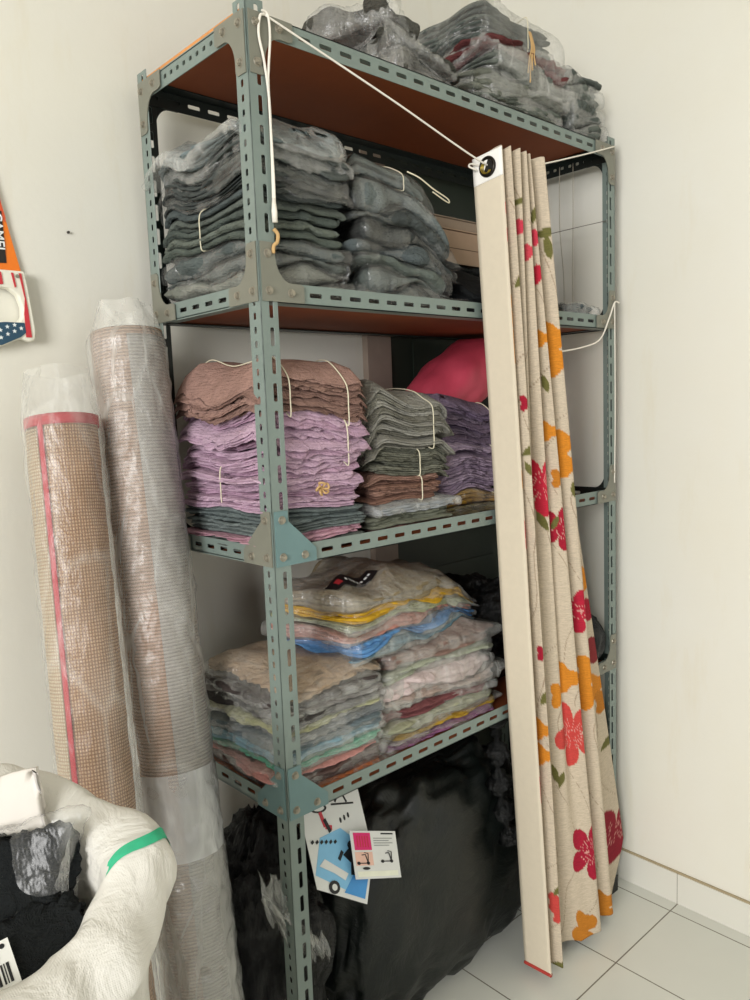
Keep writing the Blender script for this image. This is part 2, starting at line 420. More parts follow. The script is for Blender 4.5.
def slab_geo(cx, cy, lx, ly, rot, base, thick, folds, seed, z0=.04, z1=.96, jit=.006, P=150, r=.03, rough=.003, puff=.005):
    rs = np.random.RandomState(seed)
    p, n, s = perim(lx, ly, P, r); per = s[-1]+s[1]
    cr, sr = math.cos(rot), math.sin(rot)
    rings = []
    def wave(amp, ks):
        o = np.zeros(P)
        for k in ks: o += rs.normal()*np.cos(2*PI*k*s/per + rs.uniform(0, 6.3))
        return amp*o/math.sqrt(len(ks))
    def addring(sc, off, zf, extra=None):
        q = p*sc + n*off[:, None] if hasattr(off, '__len__') else p*sc + n*off
        x = cx + q[:, 0]*cr - q[:, 1]*sr; y = cy + q[:, 0]*sr + q[:, 1]*cr
        b, t = base(x, y), thick(x, y)
        zz = b + t*(zf if extra is None else np.clip(zf+extra, 0.0, 1.0))
        rings.append(np.c_[x, y, zz])
    for sc in (.1, .3, .5, .7, .88): addring(sc, 0., z0)
    shrink = .006
    hgt = (z1-z0)/folds
    for k in range(folds):
        o = wave(jit, (1, 2, 3, 5, 8)) + wave(rough, (13, 17, 23, 31, 43)) - shrink
        ze = wave(.12*hgt, (2, 3, 5, 7, 11))
        for ph in np.radians((-85, -45, 0, 45, 85)):
            addring(1., o + (math.cos(ph)-1)*puff*(1+.4*rs.rand()), z0 + hgt*(k+.5+.48*math.sin(ph)), ze if 0 < k else None)
    for sc in (.88, .7, .5, .3, .1): addring(sc, 0., z1)
    R = len(rings); v = np.vstack(rings); f = grid_faces(P, R, True)
    f.append(list(range(P))[::-1]); f.append([(R-1)*P+i for i in range(P)])
    return v, f
class Pile:
    """things resting on one another: the top surface of one is the bottom surface of the next"""
    def __init__(s, z, c=None, size=None, droop=.13, e0=.55):
        s.fn = [lambda x, y: z + np.zeros_like(x)]; s.z = z; s.prev = None
        s.c, s.size, s.droop, s.e0 = c, size, droop, e0
    def base(s):
        fs = list(s.fn)
        def g(x, y):
            o = 0
            for f in fs: o = o + f(x, y)
            return o
        return g
    def push(s, h, seed, var=.3, lo=.10, hi=.5, mod=None):
        w = Wave(seed, lo, hi); a = var*h*.8; prev = s.prev; c, sz, dr, e0 = s.c, s.size, s.droop, s.e0
        def t(x, y):
            k = h*(mod(x, y) if mod else 1.)
            if c is not None:
                e = np.maximum(np.abs(x-c[0])/(sz[0]/2), np.abs(y-c[1])/(sz[1]/2)); e = np.clip((e-e0)/(1.05-e0), 0, 1)
                k = k*(1.04 - dr*e*e*(3-2*e))
            d = a*w(x, y) - (prev[0]*prev[1](x, y) if prev else 0.)
            return np.maximum(k+d, .35*k)
        s.prev = (a, w); s.fn.append(t); s.z += h
        return t

def pack(pile, name, label, cat, group, cx, cy, lx, ly, h, color, seed, rot=0., folds=3, denim=False, plastic='clear_sleeve', mod=None,
         jit=.006, var=.3, flap=(0, 0, 0, 0), cloth_name='folded_cloth', extra=None, r=.03, print_col=None):
    b = pile.base(); t = pile.push(h, seed, var, mod=mod)
    z = float(b(np.array([cx]), np.array([cy]))[0])
    root = thing(name, (cx, cy, z), label, cat, group)
    v, f = slab_geo(cx, cy, lx, ly, rot, b, t, folds, seed, .05, .93 if plastic else .98, jit, r=r, puff=.020 if denim and folds == 1 else .014 if denim else .007)
    o = mesh_obj(cloth_name, v, f, m_cloth(color, denim), root)
    if plastic:
        fx0, fx1, fy0, fy1 = flap
        px, py = cx+(fx1-fx0)/2, cy+(fy1-fy0)/2
        def over(x, y):
            u = (x-cx)*math.cos(rot)+(y-cy)*math.sin(rot); w_ = -(x-cx)*math.sin(rot)+(y-cy)*math.cos(rot)
            o = np.maximum(np.maximum(u-lx/2, -u-lx/2), np.maximum(w_-ly/2, -w_-ly/2))
            return np.clip(o/.03, 0, 1)
        tw = lambda x, y: t(x, y)*(1-.8*over(x, y))
        bw = lambda x, y: b(x, y) + t(x, y)*.35*over(x, y)
        v, f = slab_geo(px, py, lx+.012+fx0+fx1, ly+.012+fy0+fy1, rot, bw, tw, 1, seed+5, .01, .99, .008, r=.012, P=90)
        mesh_obj('plastic_sleeve', v, f, MATS[plastic], root)
    return root
m_plastic('clear_sleeve', .13, crink=30, strong=.2)
m_plastic('milky_sleeve', .20, crink=24, strong=.25)
m_plastic('thin_sleeve', .06, crink=24, strong=.14)
m_plastic('jeans_sleeve', .02, crink=18, strong=.08, edge=.07)
m_plastic('roll_wrap', .17, crink=11, strong=.22, stretch=(1.6, 1.6, .5), gloss=.035, grough=.34)
m_plastic('white_film', .42, '#eef0f0', crink=14, strong=.25)
band_m = m_plain('rubber_band', '#d9d2b8', .6)

def bundle(pile, name, label, cat, group, cx, cy, lx, ly, h, colors, seed, rot=0., n=8, bands=(0.,), pinch=.3, axis=0, splay=.012, denim=False,
           band_name='rubber_band', plastic=None, fold=2, width=.08, arch=0.):
    b0 = pile.base()
    def mod(x, y):
        u = ((x-cx)*math.cos(rot)+(y-cy)*math.sin(rot)) if axis == 0 else (-(x-cx)*math.sin(rot)+(y-cy)*math.cos(rot))
        k = np.ones_like(u)
        for bb in bands: k = k*(1 - pinch*.7*np.exp(-((u-bb)/width)**2))
        w = lx if axis == 0 else ly
        e = np.clip((np.abs(u)-.36*w)/(.16*w), 0, 1)
        return k*(1-.30*e**2)
    t0 = pile.push(h*1.06, seed, .08, mod=mod)
    z = float(b0(np.array([cx]), np.array([cy]))[0])
    root = thing(name, (cx, cy, z), label, cat, group)
    rs = np.random.RandomState(seed)
    for k in range(n):
        b = lambda x, y, k=k: b0(x, y) + t0(x, y)*(k/n)
        t = lambda x, y, k=k: t0(x, y)/n
        c = colors[k % len(colors)] if not isinstance(colors, str) else colors
        dx, dy = rs.uniform(-splay, splay, 2)
        v, f = slab_geo(cx+dx, cy+dy*.5, lx+rs.uniform(-splay, 0), ly+rs.uniform(-splay, 0)*.6, rot+rs.uniform(-.02, .02), b, t, fold, seed*31+k, .06, .97, .004, r=.02, rough=.003, P=110, puff=.016 if denim else .004)
        mesh_obj('folded_garment', v, f, m_cloth(c, denim), root)
    for bb in bands:
        mb = MB(); pts = []
        w = (ly if axis == 0 else lx)*.5+.001
        def P(v, top):
            u = bb; a = (cx+u*math.cos(rot)-v*math.sin(rot), cy+u*math.sin(rot)+v*math.cos(rot)) if axis == 0 else (cx+v*math.cos(rot)-u*math.sin(rot), cy+v*math.sin(rot)+u*math.cos(rot))
            x, y = np.array([a[0]]), np.array([a[1]])
            z = b0(x, y)[0] + t0(x, y)[0]*top
            return (a[0], a[1], z)
        for s in np.linspace(-w*.97, w*.97, 14): pts.append(P(s, 1.03))
        for tt in (.85, .5, .15): pts.append(P(w+.002, tt))
        for s in np.linspace(w*.97, -w*.97, 10): pts.append(P(s, .01))
        for tt in (.15, .5, .85): pts.append(P(-w-.002, tt))
        mb.tube(catmull(pts, 3, True), .0013, 6, closed=True)
        o = mb.build(band_name, band_m, root, smooth=True); o['label'] = 'pale tie band round the bundle'
    if plastic:
        v, f = slab_geo(cx, cy, lx+.02, ly+.02, rot, b0, t0, 1, seed+5, .0, 1.0, .008, r=.012, P=90)
        mesh_obj('plastic_sleeve', v, f, MATS[plastic], root)
    return root

ORD = ['top', 'second', 'third', 'fourth', 'fifth', 'sixth', 'seventh', 'eighth', 'ninth', 'tenth', 'eleventh', 'twelfth', 'thirteenth', 'fourteenth']
#@@STACKS
# ---- second shelf: jeans
G = 'packed jeans on the second shelf'
cx, cy, lx, ly = .128, .198, .236, .355
pl = Pile(T2+.001, (cx, cy), (lx, ly))
left = [  # bottom to top
    ('#6f7370', .026), ('#7d807b', .034), ('#6b7070', .024), ('#5c6466', .030)]
nm = 'packed_jeans'
def lab(c, i, where): return f'{c} folded jeans in clear plastic, {i} in the {where}'
names_left = ['pale grey', 'light grey crumpled', 'mid grey', 'dark grey']
pos_left = ['bottom of the left jeans pile on the second shelf', 'second from the bottom in the left jeans pile', 'third from the bottom in the left jeans pile', 'directly under the tied bundle in the left jeans pile']
for i, ((c, h), a, b) in enumerate(zip(left, names_left, pos_left)):
    pack(pl, nm, f'{a} jeans in plastic, {b}', 'jeans', G, cx+.004*(-1)**i, cy, lx, ly, h, c, 10+i, .01*(-1)**i, 1, True, 'jeans_sleeve', jit=.012, var=.5)
bundle(pl, 'tied_jeans_bundle', 'bundle of five grey jeans tied with pale string midway up the left jeans pile', 'jeans', G, cx, cy, lx+.006, ly, .098, ['#5c6460', '#6c736e', '#565e5c', '#666d6a', '#555d60'], 21, 0, 5, (0.0,), .28, 1, .012, True, 'string_tie', fold=1)
for i, (c, h, a, b, pm) in enumerate([('#474c4d', .030, 'charcoal', 'just above the tied bundle in the left jeans pile', 'jeans_sleeve'), ('#505556', .032, 'dark blue-grey', 'third from the top of the left jeans pile', 'jeans_sleeve'),
                                  ('#585d5d', .030, 'slate grey', 'second from the top of the left jeans pile', 'clear_sleeve'), ('#7a868c', .034, 'pale blue', 'topmost of the left jeans pile, sleeve sticking out', 'milky_sleeve')]):
    pack(pl, nm, f'{a} jeans in plastic, {b}', 'jeans', G, cx+.005*(-1)**i, cy, lx, ly, h, c, 30+i, .015*(-1)**i, 3, True, pm, jit=.011, var=.3,
         flap=(0, .0, 0, .0) if i < 3 else (.02, 0, 0, .02))
cx, cy, lx, ly = .412, .205, .285, .345
pl = Pile(T2+.001, (cx, cy), (lx, ly))
for i, (c, h, a) in enumerate([('#626766', .038, 'bottom, grey crumpled'), ('#6f7777', .038, 'second from the bottom, pale grey'), ('#68706e', .036, 'third from the bottom, light grey-green'), ('#596166', .034, 'fourth from the bottom, mid grey'),
                               ('#464a4b', .036, 'fifth from the bottom, dark charcoal'), ('#4d5254', .034, 'sixth from the bottom, dark slate'), ('#6d7578', .042, 'second from the top, blue-grey')]):
    md = lambda x, y: 1.0 - .55*np.clip((x-.42)/.15, 0, 1)**1.5*.8
    pack(pl, nm, f'{a.split(", ")[1]} jeans in plastic, {a.split(", ")[0]} in the right jeans pile', 'jeans', G, cx+.012*math.sin(i*2.1)+.008*(6-i)/6, cy, lx, ly, h, c, 50+i, .02*math.sin(i*1.7), 1, True, 'jeans_sleeve', mod=md, jit=.016, var=.45, flap=(0, .035*(i % 2), 0, 0))
rb = bundle(pl, 'tied_jeans_bundle', 'grey jeans tied with white string, loop dangling, on top of right jeans pile', 'jeans', G, cx-.01, cy+.01, lx-.03, ly-.02, .058, ['#626b6d', '#6d7676'], 61, .0, 2, (.02,), .3, 0, .012, True, 'string_tie', plastic='jeans_sleeve', fold=1)
mb = MB(); mb.tube(catmull([(.41, .026, 1.985), (.44, .018, 1.975), (.48, .016, 1.958), (.525, .018, 1.946), (.535, .02, 1.939), (.52, .016, 1.938), (.475, .014, 1.951)], 6), .0016, 6)
mb.build('string_loop', band_m, rb, True)
# cartons and the dark cloth beyond the jeans
mb = MB()
q = thing('cardboard_box', (.80, .30, T2), 'flat brown cardboard carton lying behind the right jeans pile', 'box')
card_m = m_plain('cardboard', '#a98f78', .85, var=.1)
b = MB(); b.box((.64, .25, 1.87), (.98, .385, 1.955)); b.box((.64, .2495, 1.909), (.98, .2499, 1.911), 1); b.build('carton', [card_m, m_plain('carton_shadow_gap', '#5b4838', .9)], q)
b = MB(); b.prism([(.64, 1.956), (.98, 1.956), (.98, 1.959), (.64, 1.959)], lambda u, v, w: (u, .245+w, v), .14); b.build('flap', card_m, q)
q2 = thing('cardboard_box', (.80, .30, 1.96), 'thin cardboard carton lying on top of the brown carton behind the jeans', 'box')
b = MB(); b.box((.63, .26, 1.9605), (.95, .385, 1.988)); b.build('carton', m_plain('cardboard_pale', '#988674', .85), q2)
b = MB(); b.prism([(.63, 1.9885), (.95, 1.9885), (.95, 1.991), (.63, 1.991)], lambda u, v, w: (u, .255+w, v), .13); b.build('flap', m_plain('cardboard_pale', '#988674'), q2)
pl = Pile(T2+.001)
pack(pl, 'folded_garment', 'black crumpled garment under the cartons at the right of the second shelf', 'clothes', None, .80, .21, .34, .34, .10, '#1c1e1f', 70, 0, 3, False, None, jit=.012, var=.35)
pack(pl, 'folded_garment', 'dark grey garment pressed under the lower carton behind the curtain', 'clothes', None, .82, .30, .30, .18, .055, '#2b2e2e', 71, 0, 3, False, None)
pl = Pile(T2+.001)
pack(pl, 'packed_garment', 'small slate grey packet at the right end of the second shelf beside the post', 'clothes', None, 1.09, .13, .13, .2, .055, '#59646c', 72, 0, 3, True, 'clear_sleeve')

# ---- third shelf
G = 'tied shirt bundles on the third shelf'
cx, cy, lx, ly = .135, .185, .262, .335
pl = Pile(T3+.001, (cx, cy), (lx, ly), .07)
for i, (c, h, a) in enumerate([('#636968', .020, 'dark grey jeans lying flat, lowest of the left pile on the third shelf'), ('#c79aa8', .016, 'folded pink garment between grey jeans low in the left pile of the third shelf'),
                               ('#788184', .022, 'blue-grey jeans lying on the pink garment in the left pile'), ('#6d777b', .030, 'upper blue-grey jeans right under the lilac-pink bundles')]):
    pack(pl, 'folded_jeans' if i != 1 else 'folded_garment', a, 'clothes', None, cx+.004*(-1)**i, cy, lx, ly, h, c, 80+i, .01*(-1)**i, 3, i != 1, None, jit=.008, var=.3)
PK = ['#c2a3b8', '#caacbf', '#bc9ab0', '#c6a7bb']
b1 = bundle(pl, 'tied_shirt_bundle', 'lower lilac-pink shirt bundle with a tan knot, left pile of the third shelf', 'clothes', G, cx-.006, cy, lx-.02, ly, .094, PK, 90, 0, 8, (-.005, ), .22, 1, .016, band_name='string_tie')
mb = MB()
for k in range(5):
    a = k*1.26; mb.tube(catmull([(.128, .012, 1.338), (.128+.012*math.cos(a), .004, 1.338+.010*math.sin(a)), (.128+.016*math.cos(a+.8), .008, 1.338+.013*math.sin(a+.8)), (.128, .012, 1.338)], 5), .0022, 6)
mb.build('knot', m_plain('tan_twine', '#c4a06c', .8), b1, True)
bundle(pl, 'tied_shirt_bundle', 'upper lilac-pink shirt bundle right under the brown bundle on the third shelf', 'clothes', G, cx+.004, cy, lx+.004, ly, .098, PK, 91, 0, 8, (.065,), .2, 0, .018)
bundle(pl, 'tied_shirt_bundle', 'dusty brown shirt bundle with two pale bands, top of the third shelf left pile', 'clothes', G, cx+.002, cy, lx+.008, ly+.01, .088, ['#9a7a6e', '#8f7066', '#a58378', '#94756b'], 92, 0, 11, (-.075, .068), .12, 0, .014)
cx, cy, lx, ly = .420, .205, .27, .32
pl = Pile(T3+.001, (cx, cy), (lx, ly))
for i, (c, h, a) in enumerate([('#8a6762', .016, 'rosy brown folded garment lying at the bottom of the middle pile, third shelf'), ('#777a6b', .026, 'olive grey folded garment second from the bottom of the middle pile, third shelf'),
                               ('#9fa3a6', .034, 'pale grey packed garment in milky plastic under the brown bundle of the middle pile')]):
    pack(pl, 'folded_garment' if i < 2 else 'packed_garment', a, 'clothes', None, cx+.006*(-1)**i, cy-.01*i, lx, ly, h, c, 100+i, .02*(-1)**i, 3, False, None if i < 2 else 'milky_sleeve', jit=.008, var=.3)
bundle(pl, 'tied_shirt_bundle', 'short brown tied bundle low in the middle pile above the pale grey packet', 'clothes', G, cx-.01, cy, lx-.03, ly, .062, ['#8c6a5c', '#7c5d52', '#98776a'], 110, .02, 6, (.03,), .2, 0, .016)
bundle(pl, 'tied_shirt_bundle', 'dark grey-olive tied bundle in the middle pile, between brown and taupe bundles', 'clothes', G, cx+.016, cy, lx-.03, ly-.01, .062, ['#6c6c60', '#7d7d70', '#5f6056'], 111, -.02, 6, (.01,), .2, 0, .016)
bundle(pl, 'tied_shirt_bundle', 'taupe grey tied bundle fanning open, on top of the middle pile of the third shelf', 'clothes', G, cx+.006, cy, lx+.006, ly, .120, ['#86847a', '#94928a', '#7a786e', '#a09e96'], 112, .0, 10, (.06,), .16, 0, .02)
cx, cy, lx, ly = .690, .235, .25, .28
pl = Pile(T3+.001, (cx, cy), (lx, ly))
pack(pl, 'packed_garment', 'olive yellow folded garment at the bottom of the pile beside the curtain, third shelf', 'clothes', None, cx, cy, lx, ly, .026, '#8f8458', 120, 0, 3, False, 'thin_sleeve')
pack(pl, 'packed_garment', 'mustard yellow folded garment under the lilac bundles beside the curtain', 'clothes', None, cx+.005, cy, lx, ly, .036, '#b98f3a', 121, 0, 3, False, 'thin_sleeve')
bundle(pl, 'tied_shirt_bundle', 'lower mauve bundle beside the curtain, resting on the mustard yellow garment', 'clothes', G, cx, cy, lx, ly, .125, ['#b09cb0', '#a692a8', '#baa6ba'], 122, 0, 9, (.08,), .16, 0, .02)
bundle(pl, 'tied_shirt_bundle', 'upper darker mauve bundle beside the curtain, under the red plastic bag', 'clothes', G, cx+.005, cy+.01, lx, ly, .098, ['#8d7b90', '#98879a', '#83728a'], 123, 0, 7, (.08,), .16, 0, .02)

# ---- fourth shelf
G = 'packed shirts on the fourth shelf'
cx, cy, lx, ly = .145, .18, .275, .315
pl = Pile(T4+.001, (cx, cy), (lx, ly))
A = [('#c9764a', .018, 'orange-edged packed garment at the very bottom of the left pile, fourth shelf', 'thin_sleeve'),
     ('#6d5a55', .034, 'patterned dark packed garment with coloured print low in the left pile, fourth shelf', 'clear_sleeve'),
     ('#d79a94', .016, 'salmon pink packed garment low in the left pile, fourth shelf', 'clear_sleeve'),
     ('#72b79a', .020, 'mint green packed garment low in the left pile, fourth shelf', 'clear_sleeve'),
     ('#8fb0bd', .024, 'pale blue packed garment above the mint green one, left pile of the fourth shelf', 'clear_sleeve'),
     ('#727f84', .024, 'blue-grey packed garment in the middle of the left pile, fourth shelf', 'clear_sleeve'),
     ('#84888a', .022, 'grey packed garment with a torn sleeve corner, left pile of the fourth shelf', 'clear_sleeve'),
     ('#b5b591', .018, 'pale yellow-green packed garment in the upper half of the left pile, fourth shelf', 'clear_sleeve'),
     ('#4a4644', .018, 'near-black packed garment in the upper half of the left pile, fourth shelf', 'clear_sleeve'),
     ('#8d8884', .024, 'warm grey packed garment third from the top of the left pile, fourth shelf', 'clear_sleeve'),
     ('#4f4745', .018, 'dark brown packed garment second from the top of the left pile, fourth shelf', 'clear_sleeve'),
     ('#b29a80', .026, 'tan packed garment lying on top of the left pile, fourth shelf', 'thin_sleeve')]
A_things = []
for i, (c, h, a, p) in enumerate(A):
    A_things.append(pack(pl, 'packed_shirt', a, 'clothes', G, cx+.008*math.sin(i*2.4)+ (.008 if i > 4 else 0), cy, lx, ly, h*.95, c, 130+i, .03*math.sin(i*1.9), 3, False, p, jit=.009, var=.3))
cx, cy, lx, ly = .495, .205, .39, .33
pl = Pile(T4+.001, (cx, cy), (lx, ly), .15, .4)
B = [('#a86f9c', .018, 'purple-pink packed garment at the bottom of the right pile, fourth shelf', 'clear_sleeve', 0),
     ('#c9a23e', .018, 'yellow packed garment second from the bottom of the right pile, fourth shelf', 'clear_sleeve', 0),
     ('#a8a98e', .026, 'pale olive packed garment low in the right pile, fourth shelf', 'clear_sleeve', 0),
     ('#7c4b4d', .024, 'maroon packed garment low in the right pile, fourth shelf', 'clear_sleeve', 0),
     ('#b3a096', .034, 'beige-pink garment in a wide clear bag sticking out to the right, fourth shelf', 'milky_sleeve', .05),
     ('#d9c6c4', .042, 'thick whitish-pink packed shirt bulging out of the right pile, fourth shelf', 'milky_sleeve', 0),
     ('#a9ae9a', .026, 'pale sage packed garment above the whitish-pink shirt, fourth shelf', 'clear_sleeve', 0),
     ('#8c7268', .034, 'dusty brown packed garment in the middle of the right pile, fourth shelf', 'clear_sleeve', 0)]
for i, (c, h, a, p, fl) in enumerate(B):
    pack(pl, 'packed_shirt', a, 'clothes', G, cx+.012*math.sin(i*2.0), cy, lx, ly, h*1.12, c, 150+i, .05*math.sin(i*1.3), 3, False, p, jit=.010, var=.35, flap=(0, fl+.025*(i % 3 == 1), 0, 0))
B2 = [('#6a8a98', .026, 'teal-grey packed garment right under the blue one, top group of the right pile', 'clear_sleeve'),
      ('#5f90c4', .026, 'bright blue packed garment in the top group of the right pile, fourth shelf', 'thin_sleeve'),
      ('#b78479', .026, 'salmon brown packed garment between blue and pale green, right pile', 'clear_sleeve'),
      ('#a5a887', .028, 'pale green packed garment under the yellow one, right pile of the fourth shelf', 'clear_sleeve'),
      ('#cfa22a', .022, 'golden yellow packed garment second from the top of the right pile, fourth shelf', 'thin_sleeve'),
      ('#8f8064', .034, 'khaki packed garment with a black printed strip on top of the right pile, fourth shelf', 'clear_sleeve')]
for i, (c, h, a, p) in enumerate(B2):
    md = lambda x, y: 1.12 - .75*np.clip((x-.36)/.34, 0, 1)
    last = pack(pl, 'packed_shirt', a, 'clothes', G, .432+.010*math.sin(i*2.2), .195, .50, .265, h*.98, c, 170+i, .16+.04*math.sin(i*1.7), 3, False, p, mod=md, jit=.010, var=.4)
tb = pl.base()
def patch(x0, y0, rot, l, w_, nz=14, lift=.002):
    U, Vv = np.meshgrid(np.linspace(0, l, nz), np.linspace(0, w_, 5)); X = x0+U*math.cos(rot)-Vv*math.sin(rot); Y = y0+U*math.sin(rot)+Vv*math.cos(rot)
    return np.c_[X.ravel(), Y.ravel(), (tb(X, Y)+lift).ravel()], grid_faces(nz, 5)
v, f = patch(.205, .072, .20, .15, .034); so_ = mesh_obj('printed_strip', v, f, m_plain('black_print', '#1c191b', .5), last); so_['label'] = 'black printed strip'
for k in range(7):
    v, f = patch(.250+.0135*k, .094+.0028*k, .20, .007+.003*(k % 2), .006, 4, .003); mesh_obj('white_print', v, f, m_plain('white_print', '#e6ebea'), so_)
v, f = patch(.220, .082, .20, .016, .016, 4, .003); mesh_obj('red_print', v, f, m_plain('red_print', '#b03038'), so_)
#@@STACKS_END
# ---- top shelf
G = 'packed garments on the top shelf'
pl = Pile(T1+.001)
for i, (c, h, a, rot, dx) in enumerate([('#5e5d59', .045, 'grey checked packed garment at the bottom of the small left heap on the top shelf', .1, 0), ('#454541', .045, 'dark plaid packed garment in the small left heap on the top shelf', -.15, .01), ('#555450', .05, 'grey plaid packed garment peaking on top of the small left heap', .2, -.04)]):
    md = lambda x, y: 1.25 - .9*np.clip((x-.37)/.24, 0, 1)
    pack(pl, 'packed_garment', a, 'clothes', G, .495+dx, .17, .215-.02*i, .28-.02*i, h, c, 190+i, rot, 2, True, 'clear_sleeve', mod=md, jit=.014, var=.4)
pl = Pile(T1+.001)
for i, (c, h, a, rot, dx, lx) in enumerate([('#6b716c', .038, 'grey-green packed garment at the bottom left of the large heap on the top shelf', .05, -.1, .38),
                                           ('#7a7d76', .04, 'pale grey packed garment second from the bottom of the large heap, top shelf', -.1, -.08, .40),
                                           ('#6a6f6c', .05, 'packed garment in hazy plastic at the middle of the large heap, top shelf', .1, -.02, .42),
                                           ('#6b3a3c', .035, 'maroon packed garment showing between grey ones in the large heap, top shelf', -.05, -.05, .38)]):
    pack(pl, 'packed_garment', a, 'clothes', G, .885+dx*.6, .17, lx-.05, .30, h, c, 200+i, rot, 3, True, 'milky_sleeve' if i == 2 else 'clear_sleeve', jit=.014, var=.4)
tj = bundle(pl, 'tied_jeans_bundle', 'grey jeans bundle tied with white string crowning the large heap on the top shelf', 'jeans', G, .86, .18, .33, .27, .085, ['#5d6463', '#6a716f', '#555c5c'], 210, .05, 3, (.0,), .25, 0, .02, True, 'string_tie', plastic='thin_sleeve', fold=2)
mb = MB()
for dx, dz in ((0, 0), (.006, .03), (.014, .045), (-.005, .02)):
    mb.tube(catmull([(.845+dx*.3, .022, 2.385), (.848+dx*.6, .016, 2.35), (.838+dx, .014, 2.31+dz*.4), (.832+dx*1.6, .012, 2.262+dz)], 6), .0018, 6)
mb.build('string_end', m_plain('tan_twine', '#c4a06c', .8), tj, True)['label'] = 'tan string ends hanging from the tie'
pl = Pile(T1+.001)
for i, (c, h, a, rot) in enumerate([('#666c69', .045, 'grey packed garment at the bottom right end of the top shelf', .0), ('#5d6362', .045, 'dark grey packed garment stacked at the right end of the top shelf', .1), ('#6e7471', .04, 'mid grey packed garment near the top of the right end heap', -.1), ('#646a69', .035, 'grey packed garment with a pointed sleeve corner at the right end of the top shelf', .25)]):
    pack(pl, 'packed_garment', a, 'clothes', G, 1.125-.012*i, .17, .17, .29, h, c, 220+i, rot*.4, 2, True, 'clear_sleeve', jit=.012, var=.4)

# ------------------------------------------------------------------ soft bags
def blob(name, c, rad, mat, seed, parent=None, p=2.6, amp=.08, n=64, squash=True, wl=(.05, .3), fine=.02, floor=None, loc=None, limits=None, shear=0.):
    w1 = Wave(seed, *wl, k=9, dim=3); w2 = Wave(seed+1, .015, .07, k=14, dim=3)
    th = np.linspace(0, 2*PI, n, endpoint=False); ph = np.linspace(-PI/2, PI/2, n//2)
    T, Pm = np.meshgrid(th, ph)
    e = 2/p
    sg = lambda a: np.sign(a)*np.abs(a)**e
    x = sg(np.cos(Pm))*sg(np.cos(T)); y = sg(np.cos(Pm))*sg(np.sin(T)); z = sg(np.sin(Pm))
    X = c[0]+rad[0]*x; Y = c[1]+rad[1]*y; Zc = c[2]+rad[2]*z
    d = 1 + amp*w1(X, Y, Zc) - fine*np.abs(w2(X, Y, Zc))*2
    X = c[0]+rad[0]*x*d; Y = c[1]+rad[1]*y*d; Zc = c[2]+rad[2]*z*d
    Zc = Zc + shear*(X-c[0])
    if floor is not None: Zc = np.maximum(Zc, floor)
    if limits:
        (x0, x1), (y0, y1), (z0, z1) = limits
        X = np.clip(X, x0, x1); Y = np.clip(Y, y0, y1); Zc = np.clip(Zc, z0, z1)
    v = np.c_[X.ravel(), Y.ravel(), Zc.ravel()]; f = grid_faces(n, n//2, True)
    return mesh_obj(name, v, f, mat, parent, loc)
bag_m = m_blackbag(); cloth_bag_m = m_blackbag('dull_black_sheeting', '#0f1412', .38, 6, .35)
# big bundle under the rack
blob('wrapped_bundle', (.56, .215, .285), (.36, .165, .285), cloth_bag_m, 300, p=3.4, amp=.05, n=96, fine=.012, floor=.001, limits=((.2, 1.05), (.045, .43), (.001, .66)), loc=(.56, .215, 0))
tag(bpy.data.objects['wrapped_bundle'], 'large bundle wrapped in dull black sheeting lying on the floor under the rack', 'bag')
blob('bin_bag', (.06, .22, .30), (.125, .165, .31), bag_m, 310, p=2.6, amp=.10, n=96, fine=.03, floor=.001, limits=((-.045, .19), (.05, .43), (.001, .68)), loc=(.06, .22, 0))
tag(bpy.data.objects['bin_bag'], 'shiny black plastic bag stuffed behind the front left post on the floor', 'bag')
o = blob('bin_bag', (.82, .24, .87), (.13, .14, .155), bag_m, 320, p=2.4, amp=.10, n=96, fine=.035, loc=(.82, .24, T4), limits=((.69, .96), (.03, .4), (T4+.001, 1.12)))
tag(o, 'shiny crumpled black plastic bag on the fourth shelf right of the packed shirts', 'bag')
o = blob('bin_bag', (1.08, .15, .80), (.12, .155, .105), m_blackbag('matt_black_liner', '#15181a', .5), 330, p=2.3, amp=.06, n=64, fine=.02, loc=(1.08, .15, T4), limits=((.96, 1.21), (-.03, .4), (T4+.001, 1.0)))
tag(o, 'dull black bag bulging past the right post on the fourth shelf', 'bag')
o = blob('plastic_bag', (.86, .30, 1.56), (.21, .09, .10), m_plain('red_polythene', '#d04a60', .5, var=.15, nscale=18, bumpv=.4), 340, p=2.0, amp=.06, n=64, fine=.008, loc=(.80, .30, 1.45), limits=((.6, 1.1), (.16, .41), (1.44, 1.678)), shear=.42)
tag(o, 'coral red plastic bag on top of the mauve bundles on the third shelf', 'bag')
U, Vv = np.meshgrid(np.linspace(0, 1, 26), np.linspace(0, 1, 40))
wf_ = Wave(350, .08, .4, 9, 2)
px_ = -.050+.075*U+.055*Vv - .02*np.sin(Vv*5); py_ = .030 + .010*wf_(U*.5, Vv) - .012*np.abs(np.sin(U*9+Vv*4)); pz_ = .60-.05*U-.19*Vv+.02*wf_(U, Vv*.6)
o = mesh_obj('plastic_scrap', np.c_[px_.ravel(), py_.ravel(), pz_.ravel()], grid_faces(26, 40), m_plastic('grey_film', .22, '#c9cbc4', 20, .4), None, (-.03, .03, .45))
tag(o, 'crumpled translucent plastic scrap on the shiny black bag left of the front post', 'plastic')
# hanging twist of black plastic
mb = MB(); pts = catmull([(.70, .06, .702), (.705, .055, .62), (.70, .05, .55), (.715, .05, .47), (.735, .055, .40), (.75, .05, .335)], 8)
mb.tube(pts, [.022+.012*math.sin(i*.7)+.006*math.sin(i*2.3) for i in range(len(pts))], 14)
tag(mb.build('plastic_strip', bag_m, None, True, loc=(.7, .05, .33)), 'twisted strip of black plastic hanging below the fourth shelf beside the curtain', 'plastic')

